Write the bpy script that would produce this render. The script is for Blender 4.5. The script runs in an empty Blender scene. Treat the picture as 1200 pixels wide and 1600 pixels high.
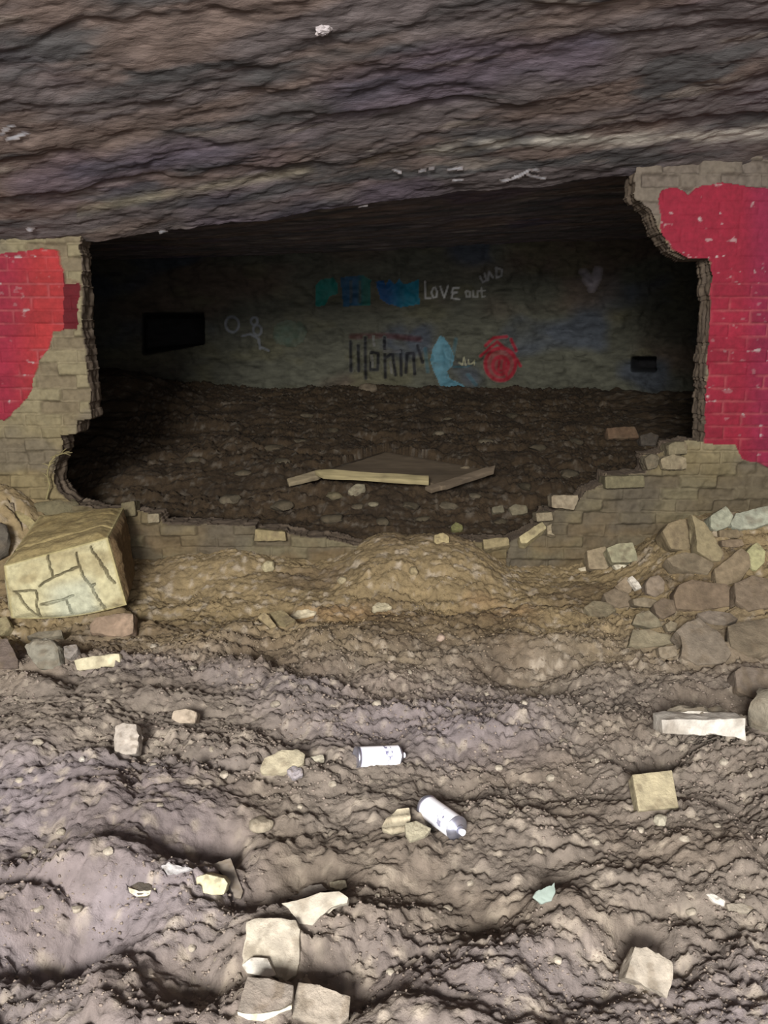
import bpy, bmesh, math, random
import numpy as np
from mathutils import Vector, Matrix, Euler

C = bpy.context.scene.collection
# ------------------------------------------------------------------ camera, light, exposure
CAM_Z, PITCH, F = 1.5, math.radians(12.0), 1300.0
cam_d = bpy.data.cameras.new('camera'); cam = bpy.data.objects.new('camera', cam_d); C.objects.link(cam)
cam.location = (0, 0, CAM_Z); cam.rotation_euler = (math.pi/2 - PITCH, 0, 0)
cam_d.sensor_fit = 'VERTICAL'; cam_d.sensor_height = 24.0; cam_d.lens = 24.0*F/1600.0
cam_d.clip_start = 0.05; cam_d.clip_end = 100
bpy.context.scene.camera = cam
vs = bpy.context.scene.view_settings
vs.view_transform = 'Standard'; vs.look = 'None'; vs.gamma = 1.0; vs.use_curve_mapping = False
vs.exposure = 0.0
world = bpy.data.worlds.new('daylight'); bpy.context.scene.world = world; world.use_nodes = True
wb = world.node_tree.nodes['Background']; wb.inputs[0].default_value = (0.80, 0.82, 1.0, 1); wb.inputs[1].default_value = 0.30

def area_light(name, loc, target, sx, sy, power, color):
    l = bpy.data.lights.new(name, 'AREA'); l.shape = 'RECTANGLE'; l.size = sx; l.size_y = sy
    l.energy = power; l.color = color
    o = bpy.data.objects.new(name, l); C.objects.link(o); o.location = loc
    o.rotation_euler = (Vector(target)-Vector(loc)).to_track_quat('-Z', 'Y').to_euler()
    return o
# daylight falling in through the cave mouth behind the photographer, followed by an added fill
area_light('cave_mouth_daylight', (-1.1, -4.6, 3.3), (0.0, 4.4, 0.8), 1.6, 1.3, 1350, (1.0, 0.97, 0.955))
area_light('added_low_fill', (0.0, -3.0, 1.7), (0.0, 4.5, 1.5), 4.5, 2.4, 300, (0.95, 0.93, 1.0))  # unseen fill lamp added low to brighten the ceiling and inner chamber

# ------------------------------------------------------------------ pixels and rays (1200 x 1600 frame)
cp, sp = math.cos(PITCH), math.sin(PITCH)
def ray(px, py):
    a = (px-600)/F; b = (800-py)/F
    return np.array([a, cp + b*sp, -sp + b*cp])
def at_y(px, py, y):
    d = ray(px, py); t = y/d[1]
    return np.array([0, 0, CAM_Z]) + d*t
def project(X, Y, Z):
    z = Z-CAM_Z
    depth = Y*cp - z*sp; up = Y*sp + z*cp
    depth = np.maximum(depth, 0.05)
    return 600 + F*X/depth, 800 - F*up/depth, depth

# ------------------------------------------------------------------ numpy noise
def _h(ix, iy, iz, s):
    n = (ix.astype(np.int64)*374761393 + iy.astype(np.int64)*668265263 + iz.astype(np.int64)*2147483647*3 + s*974711) & 0xffffffff
    n = ((n ^ (n >> 13))*1274126177) & 0xffffffff
    n = ((n ^ (n >> 16))*2246822519) & 0xffffffff
    n = n ^ (n >> 15)
    return (n & 0xffffff)/float(0xffffff)
def vn(x, y, z=0.0, s=0):
    x = np.asarray(x, float); y = np.asarray(y, float); z = np.asarray(z, float)+0*x
    fx, fy, fz = np.floor(x), np.floor(y), np.floor(z)
    u, v, w = x-fx, y-fy, z-fz
    u = u*u*u*(u*(u*6-15)+10); v = v*v*v*(v*(v*6-15)+10)
    def pl(fz_):
        a = _h(fx, fy, fz_, s); b = _h(fx+1, fy, fz_, s); c = _h(fx, fy+1, fz_, s); d = _h(fx+1, fy+1, fz_, s)
        return (a*(1-u)+b*u)*(1-v) + (c*(1-u)+d*u)*v
    r = pl(fz)
    if np.any(w > 1e-9):
        w = w*w*(3-2*w); r = r*(1-w) + pl(fz+1)*w
    return r*2-1
def fbm(x, y, z=0.0, s=0, o=4, g=0.5):
    r = 0; a = 1.0; t = 0
    for i in range(o):
        r = r + a*vn(x, y, z, s+i*17); t += a; a *= g
        x, y, z = x*1.93*0.96+y*0.28+3.1, y*1.93*0.96-x*0.28+1.7, np.asarray(z)*1.93+5.3
    return r/t
def billow(x, y, z=0.0, s=0, o=3):
    r = 0; a = 1.0; t = 0
    for i in range(o):
        r = r + a*np.abs(vn(x, y, z, s+i*13)); t += a; a *= 0.5
        x, y, z = x*2.07+y*0.2, y*2.03-x*0.2, np.asarray(z)*2.05+2.2
    return r/t
def sstep(a, b, x):
    t = np.clip((x-a)/(b-a), 0, 1); return t*t*(3-2*t)
def srgb(r, g, b):
    f = lambda c: (c/255/12.92) if c/255 <= 0.04045 else ((c/255+0.055)/1.055)**2.4
    return np.array([f(r), f(g), f(b)])
def mixc(a, b, t):
    t = np.asarray(t)[..., None]; return a*(1-t) + b*t
def in_poly(px, py, poly):
    inside = np.zeros(px.shape, bool); n = len(poly)
    for i in range(n):
        x0, y0 = poly[i]; x1, y1 = poly[(i+1) % n]
        if y0 == y1: continue
        c = ((y0 > py) != (y1 > py)) & (px < (x1-x0)*(py-y0)/(y1-y0)+x0)
        inside ^= c
    return inside
def seg_dist(px, py, pts):
    d = np.full(px.shape, 1e9)
    for (x0, y0), (x1, y1) in zip(pts[:-1], pts[1:]):
        vx, vy = x1-x0, y1-y0; L = vx*vx+vy*vy+1e-9
        t = np.clip(((px-x0)*vx+(py-y0)*vy)/L, 0, 1)
        d = np.minimum(d, np.hypot(px-x0-t*vx, py-y0-t*vy))
    return d

# ------------------------------------------------------------------ materials
def material(name, rough=0.9, bump=0.4, scale=60, color=None, var=0.25, metal=0.0, spec=0.25, dist=0.01, stretch=(1, 1, 1)):
    m = bpy.data.materials.new(name); m.use_nodes = True
    nt = m.node_tree; N = nt.nodes; L = nt.links; b = N['Principled BSDF']
    b.inputs['Roughness'].default_value = rough; b.inputs['Metallic'].default_value = metal
    b.inputs['Specular IOR Level'].default_value = spec
    tc = N.new('ShaderNodeTexCoord'); mp = N.new('ShaderNodeMapping'); mp.inputs['Scale'].default_value = stretch
    L.new(tc.outputs['Object'], mp.inputs['Vector'])
    n1 = N.new('ShaderNodeTexNoise'); n1.inputs['Scale'].default_value = scale; n1.inputs['Detail'].default_value = 6
    n1.inputs['Roughness'].default_value = 0.65; L.new(mp.outputs[0], n1.inputs['Vector'])
    if color is None:
        at = N.new('ShaderNodeAttribute'); at.attribute_name = 'Col'; src = at.outputs['Color']
    else:
        rgb = N.new('ShaderNodeRGB'); rgb.outputs[0].default_value = (*color, 1); src = rgb.outputs[0]
    n2 = N.new('ShaderNodeTexNoise'); n2.inputs['Scale'].default_value = scale*0.4; n2.inputs['Detail'].default_value = 5
    L.new(mp.outputs[0], n2.inputs['Vector'])
    mr = N.new('ShaderNodeMapRange'); mr.inputs['From Min'].default_value = 0.3; mr.inputs['From Max'].default_value = 0.7
    mr.inputs['To Min'].default_value = 1-var; mr.inputs['To Max'].default_value = 1+var
    L.new(n2.outputs['Fac'], mr.inputs['Value'])
    vm = N.new('ShaderNodeVectorMath'); vm.operation = 'SCALE'; L.new(src, vm.inputs[0]); L.new(mr.outputs[0], vm.inputs['Scale'])
    L.new(vm.outputs[0], b.inputs['Base Color'])
    bp = N.new('ShaderNodeBump'); bp.inputs['Strength'].default_value = bump; bp.inputs['Distance'].default_value = dist
    L.new(n1.outputs['Fac'], bp.inputs['Height']); L.new(bp.outputs[0], b.inputs['Normal'])
    return m
M_SOIL = material('trodden_mud', 0.92, 0.7, 55, var=0.22, dist=0.012)
M_ROCK = material('layered_sandstone', 0.9, 0.5, 30, var=0.3, dist=0.02, stretch=(0.5, 1.6, 1.6))
M_BRICK = material('old_brickwork', 0.85, 0.5, 90, var=0.15, dist=0.005)
M_STONE = material('broken_stone', 0.92, 0.8, 80, var=0.2, dist=0.008)
M_CAN = material('painted_tin', 0.32, 0.05, 40, var=0.02, spec=0.5, dist=0.002)
M_METAL = material('bare_tin', 0.3, 0.1, 60, color=tuple(srgb(190, 192, 205)), var=0.08, metal=0.9, spec=0.5, dist=0.001)
M_PLASTIC = material('white_plastic', 0.4, 0.05, 60, color=tuple(srgb(228, 228, 235)), var=0.03, spec=0.5, dist=0.001)
M_WOOD = material('dusty_board', 0.85, 0.4, 30, var=0.2, dist=0.003, stretch=(0.4, 3, 3))
M_GLASS = material('green_bottle_glass', 0.15, 0.1, 20, color=tuple(srgb(158, 172, 160)), var=0.1, spec=0.5, dist=0.002)
M_GLASS.node_tree.nodes['Principled BSDF'].inputs['Transmission Weight'].default_value = 0.4
M_PAINT = material('spray_paint', 0.7, 0.5, 40, var=0.15, dist=0.006)

# ------------------------------------------------------------------ mesh helpers
def tag(o, label=None, cat=None, group=None, kind=None):
    if label: o['label'] = label
    if cat: o['category'] = cat
    if group: o['group'] = group
    if kind: o['kind'] = kind
    return o
def link(name, me, mat, parent=None):
    o = bpy.data.objects.new(name, me); C.objects.link(o)
    if mat: me.materials.append(mat)
    if parent: o.parent = parent
    return o
def np_mesh(name, V, Fq, col=None, smooth=True):
    me = bpy.data.meshes.new(name); k = Fq.shape[1]
    me.vertices.add(len(V)); me.vertices.foreach_set('co', np.ascontiguousarray(V, dtype=np.float32).ravel())
    me.loops.add(Fq.size); me.loops.foreach_set('vertex_index', np.ascontiguousarray(Fq, dtype=np.int32).ravel())
    me.polygons.add(len(Fq)); me.polygons.foreach_set('loop_start', np.arange(0, Fq.size, k, dtype=np.int32))
    me.update(calc_edges=True); me.validate()
    if smooth: me.shade_smooth()
    if col is not None: set_col(me, col)
    return me
def set_col(me, col):
    a = me.color_attributes.new('Col', 'FLOAT_COLOR', 'POINT')
    c = np.ones((len(me.vertices), 4), np.float32); c[:, :3] = np.clip(col, 0.002, 0.95)
    a.data.foreach_set('color', c.ravel())
def grid_faces(nr, nc):
    i = np.arange(nr*nc).reshape(nr, nc)
    return np.stack([i[:-1, :-1], i[:-1, 1:], i[1:, 1:], i[1:, :-1]], -1).reshape(-1, 4)

# ------------------------------------------------------------------ terrain height
def base_h(x, y):
    b = np.interp(y, [-3, 3.5, 3.95, 4.45, 4.85, 5.05, 5.3, 6.4, 10, 12], [0.0, 0.0, 0.0, 0.02, 0.08, 0.10, 0.20, 0.43, 0.85, 0.95])
    b = b + 0.19*np.exp(-((x-0.22)/0.46)**4)*sstep(4.25, 4.85, y)*(1-sstep(5.0, 5.3, y))
    b = b + 0.10*np.exp(-((x+0.95)/0.5)**2)*sstep(4.4, 4.9, y)*(1-sstep(5.0, 5.2, y))
    b = b + 0.34*sstep(1.15, 2.0, x)*sstep(3.6, 4.8, y)*(1-sstep(5.05, 5.4, y))
    b = b + 0.54*np.exp(-((x+2.35)/0.46)**2-((y-4.95)/0.36)**2)
    b = b + 0.35*np.exp(-((x+3.0)/0.8)**2-((y-9.2)/0.7)**2)
    b = b - 0.03*sstep(1.5, 2.6, y)*(1-sstep(3.4, 4.2, y))*np.sin(x*2.2+0.8)
    return b
_T = np.arange(1.2, 13, 0.01)
def g_pt(px, py, lift=0.0, fn=None):
    """where the ray through a point of the photograph meets the ground"""
    fn = fn or base_h; d = ray(px, py)
    x, y, z = d[0]*_T, d[1]*_T, CAM_Z+d[2]*_T
    g = z - (fn(x, y)+lift); k = np.nonzero(g < 0)[0]; k = k[0] if len(k) else len(_T)-1
    k = max(k, 1); f = g[k-1]/(g[k-1]-g[k]+1e-12); t = _T[k-1]+(_T[k]-_T[k-1])*min(max(f, 0), 1)
    return np.array([0, 0, CAM_Z])+d*t
DIPS = [(300, 1325, .13, .09), (345, 1318, .10, .06), (395, 1385, .11, .07), (480, 1365, .10, .05), (540, 1520, .10, .09), (1000, 1185, .11, .09), (1040, 1170, .09, .05),
        (1090, 1098, .16, .08), (1150, 1085, .14, .06), (100, 1485, .12, .07), (60, 1470, .1, .04), (290, 1540, .12, .08), (210, 1448, .10, .05), (770, 1450, .11, .06),
        (1000, 1470, .08, .07), (280, 925, .18, .07), (250, 960, .14, .05), (600, 1152, .10, .04), (725, 1232, .10, .05), (225, 1128, .10, .04),
        (450, 1160, .10, .05), (880, 1240, .14, .04), (60, 990, .12, .08), (100, 1060, .14, .05), (900, 1530, .13, .05), (690, 1390, .12, .04),
        (60, 1320, .16, .04), (400, 1030, .15, .03), (860, 1060, .22, .05), (420, 1250, .15, .03), (1150, 1250, .15, .04), (640, 1480, .15, .05)]
BUMPS = [(470, 1010, .18, .04), (770, 1010, .22, .05), (860, 1020, .16, .05), (600, 1070, .2, .03), (860, 1310, .2, .06), (190, 1270, .25, .05),
         (130, 1380, .15, .05), (660, 1330, .15, .04), (760, 1150, .2, .04), (480, 1120, .2, .04), (320, 1240, .16, .04), (560, 1450, .14, .05),
         (900, 1440, .16, .06), (180, 1580, .15, .06), (760, 1560, .2, .05), (1120, 1340, .2, .04), (870, 1130, .2, .05), (100, 1130, .2, .05), (330, 1010, .16, .05)]
DB = [(g_pt(a, b), r, -h*1.15) for a, b, r, h in DIPS] + [(g_pt(a, b), r, h) for a, b, r, h in BUMPS]
def mid_h(x, y):
    h = base_h(x, y)
    for p, r, a in DB:
        h = h + a*np.exp(-((x-p[0])/r)**2-((y-p[1])/(r*0.8))**2)
    near = 1-sstep(4.2, 4.8, y)*0.55+.5*sstep(5.3, 5.8, y)
    h = h + 0.055*fbm(x*1.5, y*2.3, s=3, o=3)*near
    wx = x+0.08*vn(x*3, y*3, s=41); wy = y+0.06*vn(x*3+9, y*3, s=42)
    h = h + 0.085*(billow(wx*3.2, wy*5.4, s=11, o=2)-0.28)*near
    return h
def ground_h(x, y):
    h = mid_h(x, y)
    rough = 0.6+0.45*sstep(-0.25, 0.35, fbm(x*1.7+5, y*2.2, s=77, o=2))
    rough = rough*(1-0.5*sstep(4.3, 4.9, y)*(1-sstep(5, 5.3, y)))
    wx = x+0.03*vn(x*9, y*9, s=43); wy = y+0.025*vn(x*9+9, y*9, s=44)
    h = h + 0.044*(billow(wx*9, wy*16, s=23, o=3)-0.28)*rough
    h = h + 0.022*(billow(x*31, y*44, s=29, o=2)-0.28)*(.3+rough) + 0.011*fbm(x*76, y*92, s=31, o=2)*(.4+rough)
    return h
def m_h(x, y): return mid_h(np.asarray(x, float), np.asarray(y, float))

def axis(parts):
    out = []
    for a, b, s in parts: out.append(np.arange(a, b-1e-9, s))
    out.append(np.array([parts[-1][1]])); return np.concatenate(out)
gx = axis([(-4.7, -2.5, .05), (-2.5, 2.5, .0085), (2.5, 4.7, .05)])
gy = axis([(-2.2, 1.5, .06), (1.5, 3.2, .0075), (3.2, 5.3, .010), (5.3, 10.8, .025)])
X, Y = np.meshgrid(gx, gy); Z = ground_h(X, Y)
clay, mud, lilac, inner_soil = srgb(138, 121, 88), srgb(124, 114, 102), srgb(127, 118, 117), srgb(112, 92, 66)
t = fbm(X*0.9, Y*1.3, s=5, o=3)
c = mixc(mud, lilac, sstep(-0.2, 0.5, t + 0.25*sstep(3.0, 1.8, Y)+0.2*sstep(0.3, -1.6, X)))
c = mixc(c, clay, sstep(3.1, 4.3, Y + 0.5*t + 0.35*fbm(X*2.5, Y*3, s=8, o=3)))
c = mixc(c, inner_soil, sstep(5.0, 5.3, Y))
orange = srgb(150, 116, 80)
c = mixc(c, orange, 0.65*sstep(0.15, 0.5, fbm(X*1.6, Y*2.6, s=15, o=3))*sstep(3.9, 4.6, Y)*(1-sstep(5, 5.2, Y)))
crumb = sstep(0.1, 0.6, fbm(X*24, Y*32, s=52, o=4))
c = mixc(c, srgb(186, 174, 154), 0.6*crumb)
c = mixc(c, srgb(92, 76, 56), (.25+.35*sstep(3.2, 4.2, Y))*sstep(0.1, 0.5, fbm(X*2.1+3, Y*3.6, s=55, o=4)))
c = c*(1+0.16*fbm(X*6, Y*9, s=61, o=3))[..., None]
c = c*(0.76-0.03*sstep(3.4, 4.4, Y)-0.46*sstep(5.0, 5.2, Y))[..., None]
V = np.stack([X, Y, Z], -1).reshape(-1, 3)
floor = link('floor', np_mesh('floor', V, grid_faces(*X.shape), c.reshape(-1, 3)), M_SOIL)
tag(floor, 'lumpy trodden mud and rubble floor running back into the dark chamber', None, None, 'structure')

# ------------------------------------------------------------------ ceiling of bedded rock
def ceil_h(x, y):
    lip = np.interp(x, [-4.6, -1.85, -0.6, 0.0, 1.1, 1.7, 4.6], [1.95, 2.03, 2.17, 2.25, 2.36, 2.42, 2.55])
    k = 0.36
    yy = y + 0.10*vn(x*0.8, y*0.6, s=91)
    out = lip + k*(5.0-yy)
    # bedding steps
    for y0, a, ph in ((4.62, .030, 0), (4.25, .020, 2), (3.95, .022, 4), (3.6, .022, 6), (3.3, .015, 8)):
        e = y0 + 0.09*vn(x*1.1+ph, 0*x, s=92) + 0.03*vn(x*5+ph, 0*x, s=93)
        out = out + a*(sstep(e-0.05, e+0.0, y)-sstep(e-0.0, e+0.30, y))*(0.6+0.4*vn(x*0.9+ph, 0*x, s=94))
    n = -0.017*billow(x*1.4, y*6+x*0.6, s=95, o=2) + 0.018*fbm(x*3.2, y*6, s=98, o=3) + 0.012*fbm(x*9, y*17+x, s=96, o=3) - 0.008*billow(x*20, y*30, s=97, o=2)
    inside = lip + 0.30
    ins_end = np.interp(x, [-3.5, -1.5, 0, 2, 3.8], [2.36, 2.42, 2.48, 2.58, 2.62])
    inside = inside*(1-sstep(5.2, 9.5, y)) + ins_end*sstep(5.2, 9.5, y)
    s = sstep(5.03, 5.22, y)
    return out*(1-s) + inside*s + n*(0.75+0.25*(1-s))
cx_ = axis([(-4.7, -2.6, .05), (-2.6, 2.6, .011), (2.6, 4.7, .05)])
cy_ = axis([(-2.2, 2.8, .08), (2.8, 5.3, .008), (5.3, 10.8, .03)])
X, Y = np.meshgrid(cx_, cy_); Z = ceil_h(X, Y)
cz = (X, Y, Z)
rk0, rk1, rk2, rk3 = srgb(112, 103, 100), srgb(124, 108, 98), srgb(88, 86, 84), srgb(160, 148, 134)
t = fbm(X*1.0, Y*5+X*0.7, s=101, o=4); t2 = fbm(X*2.2, Y*10, s=103, o=4)
c = mixc(rk0+0*X[..., None], rk1, sstep(0.0, 0.4, t)); c = mixc(c, rk2, sstep(0.0, 0.45, t2))
c = mixc(c, rk3, 0.6*sstep(0.3, 0.6, fbm(X*2.6, Y*13+3, s=105, o=4)))
c = mixc(c, srgb(98, 84, 108), 0.4*sstep(0.1, 0.5, fbm(X*1.3+7, Y*2, s=107, o=3)))
pxc, pyc, _ = project(X, Y, Z)
band = np.interp(pxc, [680, 760, 900, 1050, 1200, 1300], [236, 226, 217, 216, 206, 200])
bw = np.interp(pxc, [560, 720, 1250], [0, 7, 13])
b2 = np.interp(pxc, [100, 220, 460, 600, 720], [336, 311, 268, 246, 234]); c = mixc(c, srgb(180, 170, 140), .5*np.exp(-((pyc-b2)/8)**2)*(pxc > 120)*(pxc < 720)*sstep(-.3, .4, fbm(X*4, Y*9, s=119, o=3)))
c = mixc(c, srgb(206, 200, 184), 0.9*np.exp(-((pyc-band)/np.maximum(bw, .1))**2)*(pxc > 570)*sstep(-0.45, 0.25, fbm(X*7, Y*12, s=109, o=3)))
c = c*(0.54+1.1*sstep(5.0, 5.4, Y))[..., None]  # same rock past the lip, colour lifted to stand in for missing light
V = np.stack([X, Y, Z], -1).reshape(-1, 3)
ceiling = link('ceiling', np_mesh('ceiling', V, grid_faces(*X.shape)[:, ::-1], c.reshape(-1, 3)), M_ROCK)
tag(ceiling, 'low overhanging ceiling of grey layered sandstone', None, None, 'structure')

# ------------------------------------------------------------------ back wall and cave sides
def path_wall(path, step_s, z0, z1, step_z, amp, seed):
    P = np.array(path, float); d = np.r_[0, np.cumsum(np.hypot(*np.diff(P, axis=0).T))]
    n = int(d[-1]/step_s); s = np.linspace(0, d[-1], n)
    x = np.interp(s, d, P[:, 0]); y = np.interp(s, d, P[:, 1])
    k = max(3, int(0.35/step_s)); ker = np.ones(k)/k
    xs = np.convolve(np.pad(x, k//2, 'edge'), ker, 'same')[k//2:k//2+n]; ys = np.convolve(np.pad(y, k//2, 'edge'), ker, 'same')[k//2:k//2+n]
    tx, ty = np.gradient(xs), np.gradient(ys); L = np.hypot(tx, ty)+1e-9
    nx, ny = ty/L, -tx/L
    z = np.arange(z0, z1, step_z)
    S, Zg = np.meshgrid(s, z); Xg = np.tile(xs, (len(z), 1)); Yg = np.tile(ys, (len(z), 1))
    D = amp*(fbm(S*0.9, Zg*1.4, s=seed, o=3) + 0.9*(billow(S*1.8, Zg*3.0, s=seed+1, o=3)-.3) + 0.25*fbm(S*9, Zg*12, s=seed+2, o=3))
    return S, Xg, Yg, Zg, np.tile(nx, (len(z), 1)), np.tile(ny, (len(z), 1)), D
S, Xg, Yg, Zg, NX, NY, D = path_wall([(-4.5, 5.0), (-4.45, 9.0), (-3.9, 9.9), (-2.6, 10.25), (3.0, 10.1), (3.9, 9.3), (4.5, 8.6), (4.5, 5.0)], .0125, 0.2, 3.0, .0125, .16, 201)
pw, qw, _ = project(Xg, Yg, Zg)
# blocked niche on the left and the small hole on the right
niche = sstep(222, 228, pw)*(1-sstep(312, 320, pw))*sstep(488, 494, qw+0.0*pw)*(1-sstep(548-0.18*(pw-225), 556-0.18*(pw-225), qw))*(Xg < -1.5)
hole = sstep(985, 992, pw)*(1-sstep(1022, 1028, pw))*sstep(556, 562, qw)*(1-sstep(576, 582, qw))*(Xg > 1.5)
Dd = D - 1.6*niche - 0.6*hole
Xw = Xg+NX*Dd; Yw = Yg+NY*Dd
c0 = mixc(srgb(104, 104, 88)+0*Xg[..., None], srgb(112, 98, 82), sstep(-.1, .4, fbm(S*0.8, Zg*1.5, s=211, o=3)))
c0 = mixc(c0, srgb(86, 92, 98), sstep(0.05, .5, fbm(S*1.4+4, Zg*2.0, s=213, o=3)))
c0 = mixc(c0, srgb(120, 116, 86), 0.5*sstep(0.1, .5, fbm(S*2.4+4, Zg*4.0, s=215, o=3)))
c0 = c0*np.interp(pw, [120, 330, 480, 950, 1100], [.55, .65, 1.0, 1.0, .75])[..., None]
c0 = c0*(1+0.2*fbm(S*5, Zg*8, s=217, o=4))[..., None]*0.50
c0 = mixc(c0, srgb(24, 22, 22), np.maximum(niche, hole)*.9)  # shade of the deep recesses put into the colour as near black
Vw = np.stack([Xw, Yw, Zg], -1)
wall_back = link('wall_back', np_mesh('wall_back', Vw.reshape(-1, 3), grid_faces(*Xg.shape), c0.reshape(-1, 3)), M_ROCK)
tag(wall_back, 'rough dark rock wall at the back of the chamber covered in spray paint', None, None, 'structure')
for nm, sx in (('wall_cave_left', -1), ('wall_cave_right', 1)):
    pth = [(-3.6, -2.2), (-3.7, 1.5), (-3.5, 5.0)] if sx < 0 else [(3.5, 5.0), (3.7, 1.5), (3.6, -2.2)]
    S2, X2, Y2, Z2, N2x, N2y, D2 = path_wall(pth, .06, -0.3, 5.2, .06, .18, 301+sx)
    cc = mixc(srgb(112, 102, 96)+0*X2[..., None], srgb(128, 110, 90), sstep(-.2, .4, fbm(S2, Z2*3, s=303, o=3)))
    top = ceil_h(X2, Y2)+0.05; Z2 = np.minimum(Z2, top)
    tag(link(nm, np_mesh(nm, np.stack([X2+N2x*D2, Y2+N2y*D2, Z2], -1).reshape(-1, 3), grid_faces(*X2.shape), cc.reshape(-1, 3)), M_ROCK), 'rough rock side of the outer cave', None, None, 'structure')

# graffiti: thin skins of paint that follow the rock
PAINTS = [0]
def paint_skin(name, label, parent, P, nrm, mask, colr, base, off=0.004):
    m = mask > 0.22
    nr, nc = m.shape; cells = m[:-1, :-1] | m[1:, :-1] | m[:-1, 1:] | m[1:, 1:]
    F4 = grid_faces(nr, nc)[cells.reshape(-1)]
    if len(F4) == 0: print('EMPTY PAINT', name); return None
    used, inv = np.unique(F4, return_inverse=True)
    PAINTS[0] += 1; off = off + .0012*PAINTS[0]
    V = (P+nrm*off).reshape(-1, 3)[used]
    col = mixc(base.reshape(-1, 3)[used], colr.reshape(-1, 3)[used]*.62, np.clip(mask.reshape(-1)[used], 0, 1))
    o = link(name, np_mesh(name, V, inv.reshape(-1, 4), col), M_PAINT, parent)
    if label: o['label'] = label
    return o
nrm_w = np.stack([NX, NY, 0*NX], -1)
front = (Yg > 8)
def strokes(list_, w, soft=1.0):
    m = np.zeros(pw.shape)
    for pts in list_: m = np.maximum(m, 1-sstep(w-soft, w+soft, seg_dist(pw, qw, pts)))
    return m*front
def wpaint(label, mask, col, name='graffiti'):
    colr = col if isinstance(col, np.ndarray) and col.ndim > 1 else np.broadcast_to(col, (*pw.shape, 3))
    return paint_skin(name, label, wall_back, Vw, nrm_w, mask, colr, c0)
nz = 0.5+0.5*fbm(S*14, Zg*14, s=231, o=3)
# teal block lettering
def polymask(poly, soft=0.0):
    return (in_poly(pw + 1.5*fbm(S*9, Zg*9, s=233, o=2), qw + 1.5*fbm(S*9+5, Zg*9, s=235, o=2), poly)*1.0)*front
dm = polymask([(492, 446), (502, 437), (520, 434), (528, 444), (526, 458), (514, 464), (508, 478), (494, 478)])*(0.75+.25*nz)
wpaint('round green blot of paint', dm, srgb(20, 120, 108))
dm = polymask([(532, 434), (566, 430), (580, 438), (578, 478), (536, 478), (534, 455)])
dm = dm*(1-0.6*strokes([[(548, 440), (548, 472)], [(562, 440), (562, 472)]], 2.0))
wpaint('blue-green squared letter', dm*(0.65+.3*nz), mixc(srgb(26, 84, 118)+0*pw[..., None], srgb(20, 110, 98), sstep(555, 570, pw)))
dm = polymask([(588, 440), (598, 438), (602, 446), (608, 436), (616, 446), (624, 436), (632, 444), (654, 436), (656, 476), (626, 480), (606, 474), (594, 466), (590, 452)])
wpaint('blue zigzag block of paint', dm*(0.8+.2*nz), mixc(srgb(20, 86, 140)+0*pw[..., None], srgb(18, 124, 146), sstep(600, 640, pw)))
WHT = srgb(205, 205, 195)
wpaint('thin white lettering reading LOVE out', np.maximum(strokes([
    [(664, 440), (665, 466), (673, 466)],
    [(677, 450), (674, 457), (677, 465), (682, 464), (683, 456), (680, 449), (677, 450)],
    [(688, 448), (694, 465), (700, 447)],
    [(717, 450), (708, 450), (706, 457), (714, 457), (707, 459), (706, 466), (717, 468)]], 1.3, .8),
    0.6*strokes([[(727, 456), (729, 464), (734, 464), (734, 456), (728, 455)], [(739, 455), (739, 464), (746, 464), (746, 455)], [(752, 450), (753, 464), (758, 463)], [(748, 455), (758, 454)]], 1.2, .8)), WHT, 'graffiti_lettering')
wpaint('small slanting white scrawl above the lettering', 0.7*strokes([
    [(750, 432), (754, 441), (760, 438), (757, 428)], [(762, 438), (764, 425), (770, 434)], [(774, 420), (776, 434), (783, 431), (783, 422), (774, 419)]], 1.5, .9), srgb(185, 185, 180), 'graffiti_lettering')
# dark lettering with red-brown tops
dk = strokes([[(550, 526), (600, 524), (655, 530)]], 4.5, 3)*0.7
wpaint('dull red bar over the black letters', dk, srgb(70, 22, 24))
dl = strokes([[(548, 534), (548, 580)], [(560, 540), (560, 580)], [(571, 528), (571, 592)], [(580, 552), (579, 578), (590, 578), (591, 552), (581, 550)],
              [(601, 528), (602, 590)], [(604, 558), (613, 552), (618, 586)], [(626, 548), (627, 586)], [(634, 582), (636, 552), (646, 552), (648, 584)], [(652, 540), (660, 566), (668, 560)]], 2.6, 1.2)
wpaint('row of tall black hand-sprayed letters', dl*.9, srgb(14, 14, 22), 'graffiti_lettering')
wpaint('pale strokes inside the black letters', 0.5*strokes([[(583, 526), (585, 540)], [(581, 556), (582, 572)], [(610, 566), (612, 582)], [(600, 549), (624, 549)]], 1.7, 1.0), srgb(120, 118, 118))
wpaint('thin turquoise scrawl beside the leaf shape', np.maximum(0.5*strokes([[(664, 545), (668, 580)], [(712, 530), (706, 560)], [(730, 585), (742, 600)]], 3.0, 2.0), 0.6*strokes([[(706, 573), (730, 572), (742, 566)]], 1.4, 1.0)), srgb(40, 96, 108))
# pale blue leaf shape
fm = polymask([(686, 523), (693, 526), (700, 536), (706, 548), (710, 562), (704, 574), (697, 580), (704, 592), (722, 600), (728, 608), (690, 609), (683, 592), (676, 578), (672, 562), (675, 545)])
fm = fm*(1-0.35*strokes([[(705, 550), (703, 572), (696, 590)], [(676, 566), (684, 568)]], .8, .6))
wpaint('pale blue leaf-shaped figure', fm*(.7+.3*nz), srgb(92, 142, 156))
wpaint('tiny cream scribble', strokes([[(717, 566), (722, 570), (724, 558), (727, 570)], [(731, 562), (732, 569), (737, 568), (741, 563), (741, 570)]], 1.0, .7)*.8, srgb(190, 186, 150), 'graffiti_lettering')
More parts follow.
